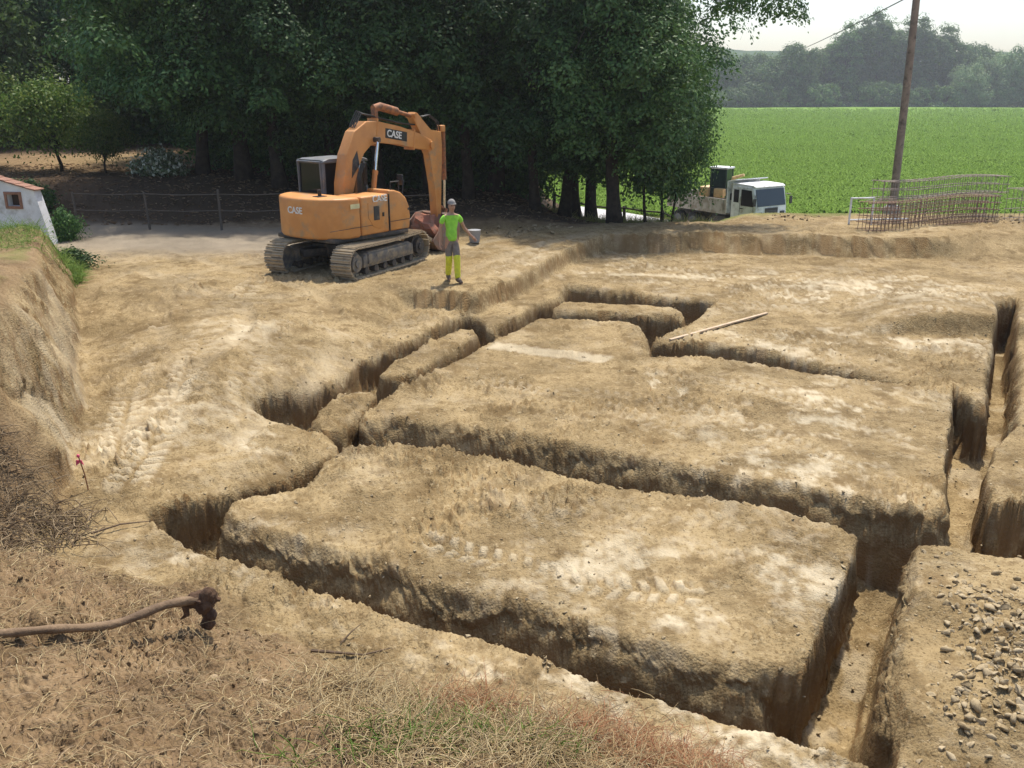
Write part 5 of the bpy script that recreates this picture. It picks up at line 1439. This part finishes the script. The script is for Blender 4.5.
def litter(name, n, region, rad, Lr, mat_, label, cat, lift=(.0, .05), up=.3, bend=.6, k=5, kind='stuff', seed=1, seg=4, taper=True):
    r = np.random.default_rng(seed)
    pts = region(r, n); n = len(pts)
    z = ground(pts[:, 0], pts[:, 1])
    a = r.random(n) * 6.283; el = r.random(n) ** 1.5 * up
    L = r.uniform(Lr[0], Lr[1], n)
    P = np.zeros((n, k, 3)); cur = np.stack([pts[:, 0], pts[:, 1], z + r.uniform(lift[0], lift[1], n)], 1)
    for i in range(k):
        P[:, i] = cur
        d = np.stack([np.cos(a) * np.cos(el), np.sin(a) * np.cos(el), np.sin(el)], 1)
        cur = cur + d * (L / (k - 1))[:, None]
        a = a + r.normal(0, bend, n) / (k ** .5); el = el - r.random(n) * bend * .45
    zz = ground(P[:, :, 0].ravel(), P[:, :, 1].ravel()).reshape(n, k)
    P[:, :, 2] = np.maximum(P[:, :, 2], zz + .004)
    rd = r.uniform(rad[0], rad[1], n)[:, None] * (np.linspace(1, .35, k)[None, :] if taper else np.ones((1, k)))
    V, F = tubes_np(P, rd, seg)
    o = link(name, np_mesh(name, V, F, True), mat_)
    return tag(o, label, cat, kind=kind)

def in_poly(r, n, poly, soft=.0):
    poly = np.array(poly); lo, hi = poly.min(0), poly.max(0); out = []
    while sum(map(len, out)) < n:
        q = lo + (hi - lo) * r.random((n * 2, 2))
        d = sdist([tuple(p) for p in poly], q[:, 0], q[:, 1])
        out.append(q[d > r.random(len(q)) * soft])
    return np.concatenate(out)[:n]
def blobs(r, n, cs):
    c = np.array([(a, b) for a, b, s in cs]); s = np.array([s for a, b, s in cs]); wgt = s ** 1.6 / (s ** 1.6).sum()
    i = r.choice(len(cs), n, p=wgt)
    return c[i] + r.normal(size=(n, 2)) * s[i][:, None] * .5
M_STRAW = leaf_mat('dry_stalks', [(.28, .19, .09), (.44, .33, .17), (.58, .47, .27), (.16, .10, .055)], 0, .8, .1)
M_REDG = leaf_mat('reddish_stalks', [(.26, .11, .055), (.33, .16, .08), (.20, .085, .045), (.42, .28, .15), (.36, .24, .13)], 0, .8, .1)
M_GREENG = leaf_mat('green_blades', [(.10, .19, .03), (.17, .27, .05), (.26, .32, .08)], .2, .6, .2)
M_ROOT = leaf_mat('roots', [(.16, .11, .065), (.27, .195, .12), (.11, .07, .042), (.42, .32, .20), (.34, .25, .15)], 0, .9, .1)
TOPS = [(-4.6, 7.6), (-3.4, 7.3), (-2.8, 6.8), (-1.8, 6.2), (-.6, 5.6), (.5, 5.3), (1.5, 4.9), (1.4, 4.0), (.2, 3.2), (-2, 2.6), (-4.2, 4), (-5.5, 6)]
litter('dry_stalks', 4200, lambda r, n: in_poly(r, n, TOPS), (.0012, .0035), (.05, .28), M_STRAW, 'dry straw and rootlets strewn over the brown topsoil bank', 'straw', seed=2)
litter('rootlets', 2600, lambda r, n: in_poly(r, n, TOPS), (.001, .003), (.04, .2), M_ROOT, 'short dark rootlets and broken fibres mixed in the brown topsoil', 'rootlets', seed=12)
litter('dry_grass', 4800, lambda r, n: blobs(r, n, [(-.9, 5.05, .75), (-.3, 4.95, .7), (.25, 4.9, .7), (.7, 4.75, .55), (-.5, 4.5, .6), (.2, 4.5, .6), (1.1, 4.55, .4), (-1.1, 5.5, .35)]), (.0018, .005), (.10, .36), M_STRAW, 'tangle of dry yellowish grass at the bottom of the slope', 'dry grass', up=.85, bend=1.0, seed=3)
litter('reddish_grass', 2900, lambda r, n: blobs(r, n, [(-.35, 5.45, .30), (-.1, 5.35, .25), (.75, 5.05, .45), (1.05, 4.85, .40), (1.35, 4.65, .35), (.5, 5.2, .3)]), (.0012, .003), (.10, .32), M_REDG, 'clumps of withered reddish-brown grass along the slope edge', 'withered grass', up=1.1, bend=1.1, seed=4)
litter('green_grass', 420, lambda r, n: blobs(r, n, [(-.45, 4.55, .35), (-.1, 4.75, .28), (.25, 4.7, .25), (-1.2, 4.1, .14), (-.8, 4.35, .3), (-.55, 5.0, .2)]), (.002, .005), (.10, .30), M_GREENG, 'fresh green grass blades among the dry tangle', 'grass', up=1.4, bend=.7, seed=5)
litter('root_tangle', 620, lambda r, n: blobs(r, n, [(-4.95, 8.55, .42), (-4.6, 8.35, .38), (-5.2, 8.2, .5), (-4.75, 7.9, .35), (-5.0, 7.6, .4), (-5.4, 8.9, .3)]), (.0025, .008), (.2, .6), M_ROOT, 'heap of dry brown roots and twigs at the foot of the cut bank', 'roots', lift=(0, .11), up=.65, bend=1.4, k=6, seed=6)
litter('bank_grass', 3800, lambda r, n: np.concatenate([in_poly(r, n * 2 // 3, [(-10.3, 20.6), (-9.2, 18.9), (-9.3, 17.4), (-9.9, 17.0), (-13, 17.5), (-15, 21), (-12, 22)]), in_poly(r, n // 3, [(-10.9, 21.6), (-9.6, 19.0), (-9.3, 19.2), (-10.3, 21.4)])]), (.003, .007), (.15, .42), M_GREENG, 'rough green grass on top of the cut bank at left', 'grass', up=1.3, bend=.7, k=4, seg=3, seed=8)
litter('lawn_grass', 5000, lambda r, n: in_poly(r, n, [(3.2, 29.8), (6.5, 30.2), (9, 38.6), (2, 43), (1.5, 34)]), (.005, .012), (.15, .45), leaf_mat('lawn_blades', [(.20, .22, .05), (.30, .29, .08), (.38, .33, .13)], .2), 'yellowish grass strip between the oak and the pale road', 'grass', up=1.4, k=3, seg=3, seed=9)
litter('fallen_leaves', 4500, lambda r, n: in_poly(r, n, [(-16, 27.4), (2, 28.2), (4, 31), (-2, 36), (-20, 38), (-24, 34)]), (.012, .03), (.06, .16), leaf_mat('dead_leaves', [(.16, .10, .06), (.26, .17, .10), (.10, .065, .04), (.36, .26, .16)], 0, .9, .1), 'brown fallen leaves and sticks on the wood floor behind the fence', 'fallen leaves', up=.5, k=3, seg=3, seed=14)
# separate twigs
M_TWIG = mat('twig_bark', (.15, .10, .06), .9, (.09, .06, .035), 12, bump=.5)
def twig(pts, r0, label, m_=None):
    P = [Vector((a, b, gz(a, b) + h)) for a, b, h in pts]
    mb = MB(); mb.tube(P, [r0 * (1 - .7 * i / (len(P) - 1)) for i in range(len(P))], 6)
    tag(mb.build('twig', m_ or M_TWIG, None, True), label, 'twig')
twig([(-1.62, 6.22, .02), (-1.4, 6.24, .035), (-1.2, 6.22, .03), (-1.0, 6.33, .03)], .016, 'short dark curved twig lying on the pale ledge right of the branch')
twig([(-1.42, 6.42, .01), (-1.34, 6.50, .05), (-1.28, 6.6, .08)], .009, 'small upright twig just behind the curved twig on the ledge')
twig([(-4.35, 8.35, .03), (-4.1, 8.5, .05), (-3.85, 8.62, .03), (-3.6, 8.72, .02)], .013, 'thin bent twig lying on the pale ground right of the root heap')
twig([(-.25, 3.98, .02), (-.1, 4.1, .04), (.02, 4.16, .03)], .01, 'small twig among the dry grass at the bottom')

# clods and rubble
def ico():
    bm = bmesh.new(); bmesh.ops.create_icosphere(bm, subdivisions=2, radius=1)
    V = np.array([v.co[:] for v in bm.verts]); F = np.array([[v.index for v in f.verts] for f in bm.faces]); bm.free()
    return V, F
ICO = ico()
def clod_mat():
    m, nt, b = base_mat('clods')
    b.inputs['Roughness'].default_value = .95; b.inputs['Specular IOR Level'].default_value = .1
    a = nt.nodes.new('ShaderNodeAttribute'); a.attribute_name = 'mask'
    sp = nt.nodes.new('ShaderNodeSeparateColor'); nt.links.new(a.outputs['Color'], sp.inputs[0])
    n1 = noise(nt, 30, 4, .6)
    c = mix(nt, ramp(nt, n1, .35, .65), SOIL_A, SOIL_C); c = mix(nt, sp.outputs[1], c, DUST)
    c = mix(nt, sp.outputs[0], c, mix(nt, ramp(nt, n1, .35, .65), TOP_B, TOP_C))
    nt.links.new(c, b.inputs['Base Color'])
    bp = nt.nodes.new('ShaderNodeBump'); bp.inputs['Strength'].default_value = .5; bp.inputs['Distance'].default_value = .008
    nt.links.new(noise(nt, 140, 4, .65), bp.inputs['Height']); nt.links.new(bp.outputs[0], b.inputs['Normal'])
    return m
M_CLODS = clod_mat()
def clods(name, pts, size, top, label, cat, sink=.25, seed=1):
    r = np.random.default_rng(seed); V0, F0 = ICO
    var = []
    for k in range(10):
        d = V0.copy(); q = 0
        for f in range(9):
            nrm = r.normal(size=3); nrm /= np.linalg.norm(nrm); h = r.uniform(.22, .60)
            ex = np.clip(d @ nrm - h, 0, None); d = d - ex[:, None] * nrm
        d *= 1 + .18 * np.array([float(x_) for x_ in fbm(d[:, 0] * 1.7 + k * 9 + d[:, 2], d[:, 1] * 1.7 - d[:, 2], 1.6, 3, 5)])[:, None]; d += r.normal(size=d.shape) * .025
        var.append(d * np.array([1, r.uniform(.65, 1), r.uniform(.5, .85)]))
    n = len(pts); z = ground(pts[:, 0], pts[:, 1])
    Vs = np.zeros((n, len(V0), 3))
    for i in range(n):
        a = r.random() * 6.283; c_, s_ = math.cos(a), math.sin(a)
        v = var[i % 10] * size[i]
        t = r.normal() * .4
        v = v @ np.array([[1, 0, 0], [0, math.cos(t), -math.sin(t)], [0, math.sin(t), math.cos(t)]])
        Vs[i] = np.stack([v[:, 0] * c_ - v[:, 1] * s_ + pts[i, 0], v[:, 0] * s_ + v[:, 1] * c_ + pts[i, 1], v[:, 2] + z[i] + size[i] * (.5 - sink)], 1)
    F = (F0[None] + (np.arange(n) * len(V0))[:, None, None]).reshape(-1, 3)
    me = np_mesh(name, Vs.reshape(-1, 3), F, False)
    at_ = me.attributes.new('mask', 'FLOAT_COLOR', 'POINT'); c_ = np.zeros((n * len(V0), 4), np.float32); c_[:, 0] = top; c_[:, 1] = np.repeat((.15 + .45 * r.random(n)) * (1 - top), len(V0)); at_.data.foreach_set('color', c_.ravel())
    o = link(name, me, M_CLODS)
    return tag(o, label, cat, kind='stuff')
r = np.random.default_rng(77)
n = 9000
rad = 4.5 + 17 * r.random(n) ** 1.2; a = R(-33) + R(66) * r.random(n)
pts = np.stack([rad * np.sin(a), rad * np.cos(a)], 1)
dn = fbm(pts[:, 0], pts[:, 1], .7, 3, 55); pts = pts[(dn > -.25 + .5 * r.random(n)) & (sdist(BANK, pts[:, 0], pts[:, 1]) < .1)]
clods('earth_clods', pts, .006 + .024 * r.random(len(pts)) ** 4, 0, 'loose crumbs and clods of pale earth scattered over the site', 'earth clods', seed=4)
# along the trench floors and lips
n = 5000; pts = np.stack([r.uniform(-3.9, 9, n), r.uniform(4.9, 20, n)], 1)
t_ = sdist(TRENCH, pts[:, 0], pts[:, 1])
for isl in (ISLAND_A, ISLAND_E1, ISLAND_E2, ISLAND_F): t_ = np.minimum(t_, -sdist(isl, pts[:, 0], pts[:, 1]))
pts = pts[(t_ > -.22) & (np.abs(t_ - .06) > .07)]
clods('trench_crumbs', pts, .01 + .03 * r.random(len(pts)) ** 2.5, .15, 'crumbled earth lying along the trench edges and floors', 'earth crumbs', seed=5)
n = 5000; pts = in_poly(r, n, TOPS)
clods('topsoil_clods', pts, .006 + .026 * r.random(n) ** 4, .9, 'dark brown topsoil lumps on the near bank', 'topsoil lumps', seed=6)
n = 4200; pts = blobs(r, n, [(4.4, 6.2, 1.1), (4.2, 6.8, .7), (4.6, 5.7, 1.0), (4.0, 5.5, .8), (4.0, 6.1, .5), (3.6, 5.4, .8)])
pts = pts[pts[:, 0] - .52 * (pts[:, 1] - 5.0) > 2.75]
clods('earth_rubble', pts, .007 + .07 * r.random(len(pts)) ** 6, 0, 'heap of broken earth lumps and stones at the right foreground', 'rubble', seed=7, sink=.46)
n = 300; pts = blobs(r, n, [(16, 27.6, 1.6), (18, 27.6, 1.5), (9, 29, 1.0), (0, 26.3, 1.2), (1.2, 27.2, .8)])
clods('far_clods', pts, .03 + .09 * r.random(n) ** 2.5, .3, 'earth lumps along the far edge of the site', 'earth clods', seed=8)
for (x, y, s, l) in [(-1.15, 4.72, .05, 'grey-brown stone half sunk in the near topsoil'), (-1.75, 5.35, .045, 'small pale stone on the topsoil below the curved twig'), (-2.05, 5.25, .038, 'small rounded stone on the topsoil near the branch')]:
    V0, F0 = ICO; q = V0 * np.array([1, .8, .6]) * s + (np.abs(fbm(V0[:, 0] + V0[:, 2], V0[:, 1] - V0[:, 2], 1.5, 3, 4)) * .25 * s)[:, None] * V0
    o = link('stone', np_mesh('stone', q, F0, True), M_RUBBLE); o.location = (x, y, gz(x, y) + s * .2); tag(o, l, 'stone')

# ------------------------------------------------------------------ the hazy air
def haze():
    mb = MB(); mb.box((250, 385, 31.5), (1400, 930, 74))
    m = bpy.data.materials.new('haze'); m.use_nodes = True; nt = m.node_tree
    nt.nodes.remove(nt.nodes['Principled BSDF'])
    v = nt.nodes.new('ShaderNodeVolumePrincipled'); v.inputs['Color'].default_value = (.90, .95, 1.0, 1); v.inputs['Density'].default_value = .00042; v.inputs['Anisotropy'].default_value = .35
    nt.links.new(v.outputs[0], nt.nodes['Material Output'].inputs['Volume'])
    o = mb.build('haze', m); o['kind'] = 'stuff'
    m.volume_intersection_method if hasattr(m, 'volume_intersection_method') else None
haze()
